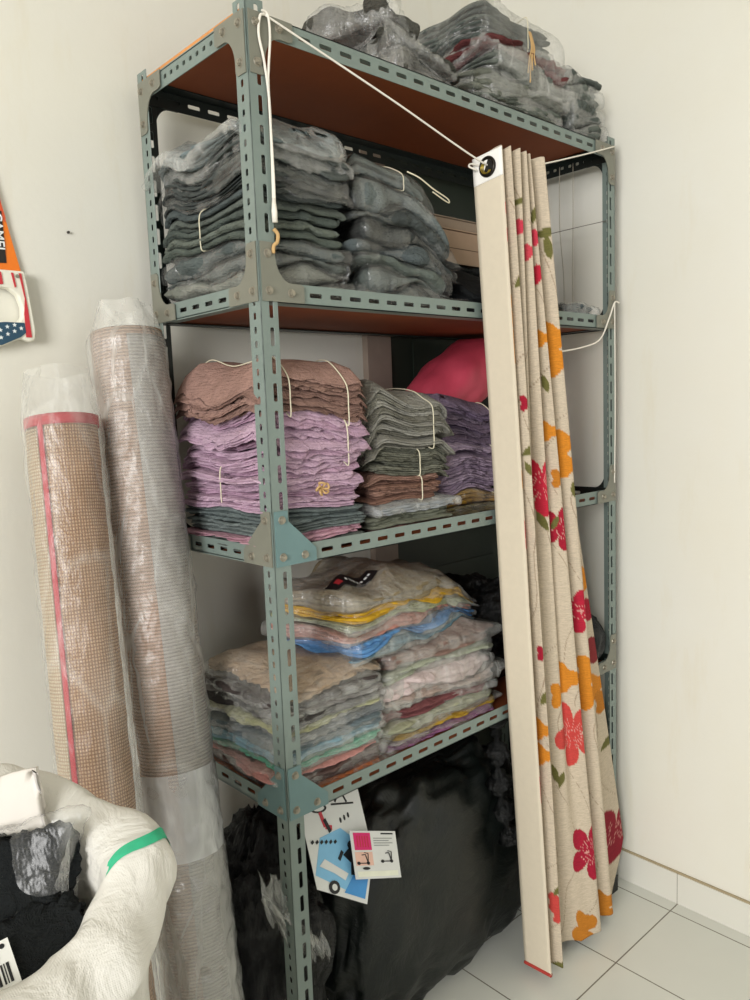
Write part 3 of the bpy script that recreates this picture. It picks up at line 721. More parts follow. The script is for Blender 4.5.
# ------------------------------------------------------------------ flyers
def quad_frame(o, u, v):
    o, u, v = Vector(o), Vector(u), Vector(v); n = u.cross(v).normalized()
    return lambda a, b, w=0: tuple(o + u*a + v*b + n*w)
def rect(mb, fn, a0, b0, a1, b1, w0, w1, m):
    mb.prism([(a0, b0), (a1, b0), (a1, b1), (a0, b1)], lambda u, v, w: fn(u, v, w0+w), w1-w0, m)
def disc(mb, fn, a, b, ra, rb_, w0, w1, m, k=14):
    mb.prism([(a+ra*math.cos(2*PI*i/k), b+rb_*math.sin(2*PI*i/k)) for i in range(k)], lambda u, v, w: fn(u, v, w0+w), w1-w0, m)
def stroke(mb, fn, pts, wid, w0, w1, m):
    for (a, b), (c, d) in zip(pts[:-1], pts[1:]):
        l = math.hypot(c-a, d-b) or 1; nx, ny = -(d-b)/l*wid/2, (c-a)/l*wid/2
        mb.prism([(a-nx, b-ny), (c-nx, d-ny), (c+nx, d+ny), (a+nx, b+ny)], lambda u, v, w: fn(u, v, w0+w), w1-w0, m)
ink = m_plain('black_ink', '#15161a', .6); paper = m_plain('white_paper', '#d9dbd8', .5, var=.04); sky = m_plain('sky_blue_ink', '#7fbbe0', .5, var=.1)
pinkink = m_plain('magenta_ink', '#d4186c', .5, var=.05); redink = m_plain('red_ink', '#c4283c', .5); peach = m_plain('peach_ink', '#e3b9a8', .5); blue2 = m_plain('deep_blue_ink', '#3f8fd0', .5)
#@@FLYERS
fl = thing('leaflet', (.20, .05, .45), 'white and sky-blue leaflet with small scooter pictures behind the front left post', 'leaflet')
fn = quad_frame((.090, .040, .505), (.172, .004, -.045), (.004, .06, .190))
mb = MB()
mb.prism([(0, 0), (.72, -.28), (1.0, .22), (.98, .95), (.55, 1.02), (-.02, 1.0)], lambda u, v, w: fn(u, v, w), .001, 0)
mb.build('sheet', paper, fl)
mb = MB()
mb.prism([(.02, .14), (.70, -.22), (.98, .25), (.55, .56), (.2, .50)], lambda u, v, w: fn(u, v, .0012+w), .0004, 0)
mb.prism([(.40, -.10), (.70, -.22), (.97, .22), (.92, .3)], lambda u, v, w: fn(u, v, .0017+w), .0004, 1)
mb.build('printed_panel', [sky, blue2], fl)
mb = MB()
disc(mb, fn, .26, -.02, .085, .07, .0022, .003, 0); disc(mb, fn, .26, -.02, .04, .035, .0031, .0036, 1)
mb.prism([(.1, .22), (.2, .28), (.52, .08), (.45, .02), (.3, .12)], lambda u, v, w: fn(u, v, .0022+w), .0006, 1)
disc(mb, fn, .66, .36, .06, .05, .0022, .003, 0)
mb.prism([(.5, .28), (.62, .34), (.78, .22), (.72, .02), (.56, .06), (.6, .18)], lambda u, v, w: fn(u, v, .0022+w), .0006, 0)
stroke(mb, fn, [(.5, .32), (.42, .24)], .04, .0022, .003, 0); stroke(mb, fn, [(.75, .26), (.88, .2)], .04, .0022, .003, 0)
disc(mb, fn, .27, .80, .13, .05, .0012, .002, 0); disc(mb, fn, .27, .80, .09, .03, .0021, .0026, 1)
stroke(mb, fn, [(.28, .76), (.32, .60), (.42, .58)], .05, .0012, .002, 2); stroke(mb, fn, [(.32, .68), (.38, .54)], .05, .0021, .0027, 0)
stroke(mb, fn, [(.48, .82), (.85, .80)], .02, .0012, .002, 0); stroke(mb, fn, [(.55, .84), (.6, .9), (.7, .9), (.74, .82)], .025, .0012, .002, 0)
for k in range(6): stroke(mb, fn, [(.05+.07*k, .46-.008*k), (.09+.07*k, .48-.008*k)], .03, .0022, .0028, 0)
for k in range(3): disc(mb, fn, .58+.07*k, .64+.02*k, .016, .03, .0012, .002, 0)
mb.build('picture', [ink, paper, redink], fl)
cd = thing('leaflet', (.30, .03, .38), 'white card with a magenta square and small scooter drawings on the black bundle', 'leaflet')
fn = quad_frame((.187, .030, .487), (.136, .002, -.058), (.006, .022, .100))
mb = MB(); rect(mb, fn, 0, 0, 1, 1, 0, .0012, 0); mb.build('sheet', paper, cd)
mb = MB(); rect(mb, fn, .06, .60, .42, .96, .0014, .002, 0); rect(mb, fn, .05, .28, .42, .56, .0014, .002, 1); rect(mb, fn, .06, .05, .94, .16, .0014, .0018, 2)
mb.build('printed_panel', [pinkink, peach, m_plain('ivory_ink', '#e8ead8', .5)], cd)
mb = MB()
for k in range(5): rect(mb, fn, .12+.055*k, .66, .14+.055*k, .9, .0021, .0026, 1)
for (ax, ay) in ((.1, .33), (.62, .36)):
    disc(mb, fn, ax, ay, .035, .035, .0021, .0028, 0); disc(mb, fn, ax+.2, ay, .035, .035, .0021, .0028, 0)
    stroke(mb, fn, [(ax, ay), (ax+.2, ay), (ax+.16, ay+.18), (ax+.08, ay+.17)], .018, .0021, .0028, 0); stroke(mb, fn, [(ax+.2, ay), (ax+.22, ay+.2), (ax+.14, ay+.22)], .015, .0021, .0028, 0)
rect(mb, fn, .66, .93, .93, .96, .0014, .002, 0)
for k in range(4): rect(mb, fn, .48, .84-.05*k, .9-.08*(k % 2), .855-.05*k, .0014, .0018, 3)
disc(mb, fn, .25, .22, .08, .03, .0021, .0026, 0)
mb.build('picture', [ink, redink, paper, m_plain('grey_ink', '#7b7f7d', .6)], cd)
#@@FLYERS_END

# ------------------------------------------------------------------ carpet rolls
def m_weave(name, h, h2, sx=46., sy=50., wx=1.):
    m, nt, b = newmat(name); tc = nt.nodes.new('ShaderNodeTexCoord')
    mp = nt.nodes.new('ShaderNodeMapping'); nt.links.new(tc.outputs['UV'], mp.inputs[0])
    w1 = N(nt, 'ShaderNodeTexWave', Scale=sx, Distortion=.8, bands_direction='X'); w2 = N(nt, 'ShaderNodeTexWave', Scale=sy, Distortion=1., bands_direction='Y')
    nt.links.new(mp.outputs[0], w1.inputs[0]); nt.links.new(mp.outputs[0], w2.inputs[0])
    wa = N(nt, 'ShaderNodeMath', operation='MULTIPLY_ADD'); nt.links.new(w1.outputs['Fac'], wa.inputs[0]); wa.inputs[1].default_value = wx; wa.inputs[2].default_value = 1-wx
    mu = N(nt, 'ShaderNodeMath', operation='MULTIPLY'); nt.links.new(wa.outputs[0], mu.inputs[0]); nt.links.new(w2.outputs['Fac'], mu.inputs[1])
    n = noise(nt, coord(nt), 7, 4)
    base = mixc(nt, ramp(nt, mu.outputs[0], [(.05, 0.), (.5, 1.)]), hexc(h2), hexc(h))
    nt.links.new(mixc(nt, .55, base, ramp(nt, n, [(.3, .7), (.7, 1.)]), 'MULTIPLY'), b.inputs['Base Color'])
    b.inputs['Roughness'].default_value = .9; b.inputs['Specular IOR Level'].default_value = .15
    bump(nt, b, mu.outputs[0], .7, .004)
    return m
def tubeaxis(a, b):
    a, b = Vector(a), Vector(b); t = (b-a).normalized(); u = Vector((1, 0, 0)); u = (u-t*u.dot(t)).normalized(); w = t.cross(u)
    return a, b, t, u, w
def rollsurf(name, a, b, rfn, mat, parent, th0=0., th1=2*PI, s0=0., s1=1., nth=64, ns=120, cap=None, thick=0.):
    """skin of a rolled tube between fractions s0..s1 of the axis and angles th0..th1; rfn(th, s) -> radius"""
    A, B, t, u, w = tubeaxis(a, b); full = abs(th1-th0-2*PI) < 1e-6
    th = np.linspace(th0, th1, nth, endpoint=not full); ss = np.linspace(s0, s1, ns)
    T, S = np.meshgrid(th, ss); R = rfn(T, S)
    A_, t_, u_, w_ = (np.array(q) for q in (A, B-A, u, w))
    v = A_ + S[..., None]*t_ + R[..., None]*(np.cos(T)[..., None]*u_ + np.sin(T)[..., None]*w_)
    f = grid_faces(nth, ns, full)
    V = v.reshape(-1, 3)
    if cap and full: f += [list(range(nth))[::-1], [(ns-1)*nth+i for i in range(nth)]]
    o = mesh_obj(name, V, f, mat, parent)
    uv = o.data.uv_layers.new(name='UVMap')
    Ln = (B-A).length
    li = np.empty(len(o.data.loops), np.int32); o.data.loops.foreach_get('vertex_index', li)
    uvs = np.c_[(T*.08).ravel(), (S*Ln).ravel()][li]
    uv.data.foreach_set('uv', uvs.astype(np.float32).ravel())
    if thick:
        so = o.modifiers.new('cloth', 'SOLIDIFY'); so.thickness = thick; so.offset = 1
    return o
# seen from the camera the near side of a roll is at angle ~ toward (-x,-y)
ring_w = Wave(400, .04, .25, 9, 2)
def wavy(r, amp, seed, ext=0.):
    w = Wave(seed, .03, .3, 10, 2); w2 = Wave(seed+7, .015, .06, 10, 2)
    return lambda T, S: r + amp*w(np.cos(T)*.09+np.sin(T)*.05, S*1.7) + amp*.35*w2(T*.08, S*1.7 + T*.05) 
#@@ROLLS
R2a, R2b = (-.135, .100, .001), (-.091, .355, 1.685)
r2 = thing('carpet_roll', R2a, 'taller carpet roll wrapped in clear plastic leaning on the wall beside the rack', 'carpet roll', 'carpet rolls leaning on the wall')
rollsurf('rug_body', R2a, R2b, wavy(.0705, .0012, 410), m_weave('brown_weave', '#ab8b74', '#7b5f4b', 40., 46., .2), r2, cap=True, s1=.985)
rollsurf('grey_backing', R2a, R2b, lambda T, S: .0728 + .0006*np.sin(S*30+T*3), m_weave('grey_backing_weave', '#a59f97', '#88817a', 40., 46., .2), r2, -2.0, .6, .0, .975, 40, 120, thick=.001)
rollsurf('plastic_wrap', R2a, R2b, lambda T, S: wavy(.0775, .0018, 415)(T, S) - np.clip((S-.975)/.045, 0, 1)*.028*(1+.3*np.sin(5*T)), MATS['roll_wrap'], r2, s0=.0, s1=1.02, nth=96, ns=220)
rollsurf('white_film', R2a, R2b, wavy(.0795, .0022, 418), MATS['white_film'], r2, s0=.37, s1=.47, nth=96, ns=40)
rollsurf('lower_sleeve', R2a, R2b, wavy(.0795, .0028, 419), m_plastic('hazy_wrap', .30, '#dcdcd6', 10, .3), r2, s0=.0, s1=.371, nth=96, ns=120)
R1a, R1b = (-.326, .05, .001), (-.247, .323, 1.515)
r1 = thing('carpet_roll', R1a, 'shorter tan carpet roll with red edging in plastic, left of the taller roll', 'carpet roll', 'carpet rolls leaning on the wall')
rollsurf('rug_body', R1a, R1b, wavy(.0625, .001, 420), m_weave('tan_weave', '#cda987', '#8c6a50'), r1, cap=True, s1=.985)
red_m = m_plain('red_binding', '#a81c2c', .8, var=.2, nscale=120)
RT = -2.62
rollsurf('red_edging', R1a, R1b, lambda T, S: .0645 + 0*T, red_m, r1, RT, RT+.16, .0, .985, 6, 80, thick=.002)
rollsurf('red_end_binding', R1a, R1b, lambda T, S: .0645 + 0*T, red_m, r1, RT-1., RT+PI*.98, .972, .985, 60, 4, thick=.002)
rollsurf('overlap_flap', R1a, R1b, lambda T, S: .0655 + 0*T, m_weave('pale_weave', '#d9c8ac', '#a58d72'), r1, RT-1.1, RT-.02, .0, .97, 20, 60, thick=.001)
rollsurf('plastic_wrap', R1a, R1b, lambda T, S: wavy(.0715, .0018, 425)(T, S) - np.clip((S-.99)/.06, 0, 1)*.02*(1+.3*np.sin(4*T)), m_plastic('roll_wrap_clear', .10, crink=11, strong=.22, stretch=(1.6, 1.6, .5), gloss=.03, grough=.34), r1, s0=.0, s1=1.045, nth=96, ns=200)
#@@ROLLS_END

# ------------------------------------------------------------------ sack with black clothes
#@@SACK
def m_sack():
    m, nt, b = newmat('woven_polypropylene'); co = coord(nt)
    w1 = N(nt, 'ShaderNodeTexWave', Scale=130., Distortion=.4, bands_direction='X'); w2 = N(nt, 'ShaderNodeTexWave', Scale=130., Distortion=.4, bands_direction='Z')
    nt.links.new(co, w1.inputs[0]); nt.links.new(co, w2.inputs[0])
    mu = N(nt, 'ShaderNodeMath', operation='MULTIPLY'); nt.links.new(w1.outputs['Fac'], mu.inputs[0]); nt.links.new(w2.outputs['Fac'], mu.inputs[1])
    f = noise(nt, co, 6, 5)
    nt.links.new(mixc(nt, f, hexc('#d0cdc4'), hexc('#dedbd3')), b.inputs['Base Color'])
    b.inputs['Roughness'].default_value = .45
    ad = N(nt, 'ShaderNodeMath', operation='MULTIPLY_ADD'); nt.links.new(mu.outputs[0], ad.inputs[0]); ad.inputs[1].default_value = .012; nt.links.new(noise(nt, co, 14, 5, .6, .8), ad.inputs[2])
    bump(nt, b, ad.outputs[0], .5, .02)
    return m
SX, SY = -.60, -.235
SR = [(.13, .001, 0), (.168, .03, 0), (.180, .25, 0), (.182, .5, .0), (.176, .70, .08), (.170, .80, .2), (.178, .870, .32), (.196, .905, .38), (.206, .930, .41), (.198, .952, .41), (.18, .966, .41), (.145, .962, .41), (.122, .945, .4), (.113, .915, .38), (.115, .84, .3), (.12, .72, .2)]
_SR = catmull(np.array(SR), 8)
def sackpt(T, k):
    i = np.arange(len(_SR))/8; r = np.interp(k, i, _SR[:, 0]); z = np.interp(k, i, _SR[:, 1]); tl = np.interp(k, i, _SR[:, 2])
    wf = np.clip((k-3.5)/3, 0, 1)
    w = sackw(np.cos(T)*.25, np.sin(T)*.25, z*.6); w3 = sackf(np.cos(T)*.25, np.sin(T)*.25, z*.35)
    r = r + .007*w + wf*.004*w3
    Tw = (T+PI) % (2*PI) - PI
    lipw = np.exp(-((k-8)/2.2)**2)
    r = r + .006*np.exp(-((Tw-.02)/.2)**2)*lipw
    for tj, aj, sj in ((.35, .010, .10), (-.05, .006, .06), (-.48, .012, .07), (-.8, .006, .09), (.9, .009, .12), (1.5, .008, .1), (2.2, .01, .1), (-1.3, .009, .1), (-1.9, .01, .1)):
        r = r - aj*np.exp(-np.abs(Tw-tj-.03*(k-8))/sj)*np.exp(-((k-8.5)/3.)**2)
    x = SX + r*np.cos(T); y = SY + r*np.sin(T)*.95
    zz = z + tl*(y-SY) + wf*.004*w3 + wf*.006*w
    return np.stack([x, y, np.maximum(zz, .001)], -1)
sackw = Wave(500, .2, .6, 7, 3); sackf = Wave(505, .07, .16, 9, 3)
sack = thing('sack', (SX, SY, 0), 'white woven sack with rolled open mouth, green stripe, in front of the carpet rolls', 'sack')
ks = np.linspace(0, len(SR)-1, 150); th = np.linspace(0, 2*PI, 128, endpoint=False)
T_, K_ = np.meshgrid(th, ks); V = sackpt(T_, K_).reshape(-1, 3); f = grid_faces(128, 150, True); f.append(list(range(128))[::-1])
o = mesh_obj('bag_body', V, f, m_sack(), sack)
ks = np.linspace(7.7, 12.8, 60); th = np.linspace(.0, .10, 5)
T_, K_ = np.meshgrid(th, ks); T_ = T_ - .17 - .075*(K_-7.7) + .02*np.sin(K_*2.3)
V = sackpt(T_, K_); dn = V - np.array([SX, SY, .77]); dn /= np.linalg.norm(dn, axis=-1)[..., None]
o = mesh_obj('green_stripe', (V+dn*.0016).reshape(-1, 3), grid_faces(5, 60), m_plain('green_tape', '#35b487', .5, var=.2, nscale=80), sack); o['label'] = 'green woven stripe'
def slab_at(name, mat, parent, lx, ly, h, M, seed, folds=2, jit=.008, r=.02, z0=.02, z1=.98, var=.3, rough=.003):
    w = Wave(seed, .05, .3)
    v, f = slab_geo(0, 0, lx, ly, 0, lambda x, y: 0*x, lambda x, y: h*np.clip(1+var*w(x, y), .4, 1.8), folds, seed, z0, z1, jit, r=r, rough=rough)
    v = v@np.array(M.to_3x3()).T + np.array(M.translation)
    return mesh_obj(name, v, f, mat, parent)
blackcloth = m_cloth('#16191a')
def frame(c, zaxis, xhint):
    z = Vector(zaxis).normalized(); x = Vector(xhint); x = (x - z*x.dot(z)).normalized(); y = z.cross(x)
    m = Matrix.Identity(4)
    for i in range(3): m[i][0], m[i][1], m[i][2], m[i][3] = x[i], y[i], z[i], c[i]
    return m
def tom(M, *p): return tuple(M @ Vector(p))
c1 = (-.575, -.30, .865); t1 = thing('packed_garment', c1, 'black garment with a white barcode label at the front of the sack mouth', 'clothes', 'black clothes in the sack')
M1 = frame(c1, (-.15, -.45, .85), (1, -.1, .1))
slab_at('folded_cloth', blackcloth, t1, .17, .15, .04, M1 @ Matrix.Translation((0, 0, -.02)), 520, 2, jit=.004, var=.06)
lb = MB(); lf = lambda a, b, w=0: tom(M1, -.062+a, -.055+b, .0285+w)
rect(lb, lf, 0, 0, .055, .095, 0, .001, 0); lbl = lb.build('label', m_plain('label_paper', '#e9e9e4', .5, var=.03), t1)
lb = MB()
rs = random.Random(3)
xx = .006
while xx < .047:
    w_ = rs.choice((.0012, .002, .003)); rect(lb, lf, xx, .045, xx+w_, .068, .0012, .0016, 0); rect(lb, lf, xx, .012, xx+w_*.8, .026, .0012, .0016, 0); xx += w_+rs.choice((.0014, .0024))
for k in range(6): disc(lb, lf, .010+.006*k, .077, .002, .0032, .0012, .0016, 0, 8)
for k in range(4): rect(lb, lf, .008, .034+.0025*k-.004, .03+.004*(k % 2), .0352+.0025*k-.004, .0012, .0016, 0)
disc(lb, lf, .047, .088, .003, .003, .0012, .0016, 0, 10)
lb.build('print', ink, lbl)
c2 = (-.548, -.195, .898); t2 = thing('packed_garment', c2, 'black folded garment in shiny clear plastic at the back of the sack mouth', 'clothes', 'black clothes in the sack')
M2 = frame(c2, (-.62, -.62, .45), (.5, -.5, .05))
slab_at('folded_cloth', blackcloth, t2, .15, .17, .03, M2, 530, 3)
slab_at('plastic_sleeve', m_plastic('shiny_sleeve', .03, crink=8, strong=.35, gloss=.03, grough=.28), t2, .17, .20, .038, M2 @ Matrix.Translation((0, 0, -.004)), 531, 1, r=.01, z0=0, z1=1)
c3 = (-.535, -.155, .955); t3 = thing('packed_cloth', c3, 'white folded cloth packet sticking up at the left edge of the sack mouth', 'clothes')
M3 = frame(c3, (-.35, -.85, .45), (.95, -.3, .1))
slab_at('folded_cloth', m_plain('white_packet', '#e0dad2', .6, var=.05), t3, .10, .17, .025, M3, 540, 5, jit=.002, r=.006, var=.05, rough=.0004)
#@@SACK_END

# ------------------------------------------------------------------ saw on the wall
#@@SAW
saw = thing('hand_saw', (-.30, .45, 1.7), 'hand saw in an orange sleeve with red, white and blue handle on the left wall', 'saw')
SYW = YW-.004
sf = lambda u, v, w: (u-.006, SYW-w, v)
mb = MB(); mb.prism([(-.345, 1.782), (-.2465, 1.786), (-.262, 1.86), (-.284, 1.965), (-.312, 2.10), (-.335, 2.20), (-.40, 2.20)], sf, .004)
mb.build('blade_sleeve', m_plain('orange_card', '#f07d1a', .4, var=.08), saw)
mb = MB(); mb.prism([(-.268, 1.876), (-.2665, 1.885), (-.284, 1.965), (-.312, 2.10), (-.335, 2.195), (-.36, 2.195), (-.335, 2.05), (-.31, 1.93)], lambda u, v, w: sf(u, v, .004+w), .0006)
mb.build('sleeve_panel', m_plain('red_card', '#d9552e', .4), saw)
# handle outline with hand hole
Z0 = 1.783
outer = [(-.375, Z0), (-.2455, Z0), (-.2405, 1.75), (-.236, 1.70), (-.233, 1.665), (-.236, 1.650), (-.246, 1.646), (-.262, 1.652), (-.30, 1.637), (-.36, 1.63), (-.40, 1.66), (-.41, 1.72)]
inner = [(-.35, 1.748), (-.31, 1.752), (-.278, 1.748), (-.262, 1.735), (-.256, 1.715), (-.257, 1.695), (-.266, 1.684), (-.29, 1.684), (-.33, 1.68), (-.365, 1.68), (-.375, 1.70), (-.37, 1.735)]
n = len(outer)
v = [sf(u, z, .002) for u, z in outer] + [sf(u, z, .002) for u, z in inner] + [sf(u, z, .022) for u, z in outer] + [sf(u, z, .022) for u, z in inner]
f = []
for i in range(n):
    j = (i+1) % n
    f += [(i, n+i, n+j, j), (2*n+i, 2*n+j, 3*n+j, 3*n+i), (i, j, 2*n+j, 2*n+i), (n+j, n+i, 3*n+i, 3*n+j)]
hd = mesh_obj('handle', v, f, m_plain('ivory_plastic', '#e9e6d6', .35), saw, smooth=False)
bv = hd.modifiers.new('round', 'BEVEL'); bv.width = .004; bv.segments = 3; bv.limit_method = 'ANGLE'
mb = MB()
ff = lambda u, v, w: sf(u, v, .0225+w)
mb.prism([(-.2575, 1.778), (-.2525, 1.778), (-.2455, 1.71), (-.2425, 1.655), (-.2535, 1.655), (-.2535, 1.70), (-.250, 1.73)], ff, .0012)
mb.prism([(-.272, 1.778), (-.2675, 1.778), (-.264, 1.752), (-.267, 1.750)], ff, .0012)
mb.prism([(-.30, 1.778), (-.290, 1.778), (-.288, 1.755), (-.296, 1.754)], ff, .0012)
mb.build('red_stripe', m_plain('red_plastic', '#c8323c', .35), hd)
mb = MB()
mb.prism([(-.253, 1.664), (-.255, 1.683), (-.29, 1.683), (-.33, 1.679), (-.365, 1.679), (-.36, 1.632), (-.30, 1.639), (-.264, 1.655)], ff, .0015)
bl = mb.build('blue_grip', m_plain('navy_plastic', '#22485f', .35), hd)
mb = MB()
for (u, z) in ((-.262, 1.672), (-.275, 1.666), (-.274, 1.678), (-.288, 1.660), (-.288, 1.674), (-.301, 1.653), (-.301, 1.667), (-.315, 1.66), (-.315, 1.673)):
    pts = [(u+(.0045 if k % 2 == 0 else .002)*math.sin(k*PI/5), z+(.0045 if k % 2 == 0 else .002)*math.cos(k*PI/5)) for k in range(10)]
    mb.prism(pts[::-1], lambda a, b, w: ff(a, b, .0016+w), .0006)
mb.build('star_print', m_plain('white_print', '#e6ebea', .5), bl)
mb = MB(); disc(mb, lambda a, b, w: sf(a, b, w), -.2605, 1.772, .0035, .0035, .0225, .025, 0); mb.build('screw', bolt_m, hd)
def text_mesh(name, body, size, M, mat, parent, extr=.0004):
    cu = bpy.data.curves.new('lettering', 'FONT'); cu.body = body; cu.size = size; cu.extrude = extr; cu.offset = size*.012
    to = bpy.data.objects.new('lettering', cu); C.objects.link(to)
    dg = bpy.context.evaluated_depsgraph_get(); me = bpy.data.meshes.new_from_object(to.evaluated_get(dg))
    vs = np.array([tuple(M @ x.co) for x in me.vertices]); fs = [tuple(p.vertices) for p in me.polygons]
    bpy.data.objects.remove(to); bpy.data.curves.remove(cu); bpy.data.meshes.remove(me)
    return mesh_obj(name, vs, fs, mat, parent, smooth=False)
# black strip with white letters reading downwards
mb = MB(); mb.prism([(-.300, 1.797), (-.2725, 1.799), (-.2735, 1.897), (-.302, 1.895)], lambda u, v, w: sf(u, v, .0048+w), .0006)
strip_o = mb.build('name_strip', m_plain('black_card', '#1a1714', .5), saw)
Mx = Matrix(((.01, 1, 0, -.2965), (0, 0, -1, SYW-.0058), (-1, .01, 0, 1.8935), (0, 0, 0, 1)))
text_mesh('lettering', 'CAMEL', .0245, Mx, m_plain('white_print', '#e6ebea'), strip_o)
mb = MB(); disc(mb, lambda a, b, w: (a, YW-.003-w, b), -.149, 1.874, .0024, .0024, -.006, .003, 0)
tag(mb.build('nail', m_plain('dark_nail', '#2a2622', .5), None, loc=(-.149, YW-.003, 1.874)), 'tiny dark nail in the wall right of the hand saw', 'nail')
#@@SAW_END

# ------------------------------------------------------------------ curtain
#@@CURTAIN
CT = np.array([(.580, -.012), (.590, -.086), (.604, -.02), (.612, -.092), (.628, -.022), (.643, -.094), (.656, -.022), (.671, -.090), (.683, -.02), (.693, -.084), (.708, -.02), (.738, -.090), (.762, -.03), (.775, -.012)])
CB = np.array([(.722, -.010), (.722, -.092), (.744, -.03), (.770, -.094), (.786, -.04), (.800, -.03), (.832, -.042), (.872, -.060), (.912, -.080), (.957, -.092), (.985, -.03), (1.035, -.080), (1.10, -.03), (1.215, -.012)])
def curtain_profile(P):
    out = [P[0], P[0]*.5+P[1]*.5]
    c = catmull(P[1:], 28)
    # blunt the pleats: spend more samples at the turns
    return np.vstack([np.array([P[0]*(1-t)+P[1]*t for t in np.linspace(0, 1, 9)[:-1]]), c])
def curtain_geo(nz=480):
    a, b = curtain_profile(CT), curtain_profile(CB); n = len(a)
    k = np.linspace(0, 1, nz)
    P = a[None]*(1-k[:, None, None]) + b[None]*k[:, None, None]
    z0, z1 = 2.040, .028
    s = np.arange(n)/(n-1)
    top = z0 + .006*np.sin(s*40) - .010*np.clip(.03-s, 0, 1)/.03 ; bot = z1 + .012*np.abs(np.sin(s*17)) + .13*np.clip((s-.94)/.06, 0, 1)
    Z = top[None]*(1-k[:, None]) + bot[None]*k[:, None]
    bil = .004*np.sin(Z*5+s[None]*30)*np.sin(k*PI)[:, None]
    V = np.stack([P[..., 0]+bil, np.minimum(P[..., 1]+bil*.5, -.008), Z], -1)
    w = np.linalg.norm(np.diff(b, axis=0), axis=1)*.5+np.linalg.norm(np.diff(a, axis=0), axis=1)*.5
    S = np.r_[0, np.cumsum(w)]
    return V, S
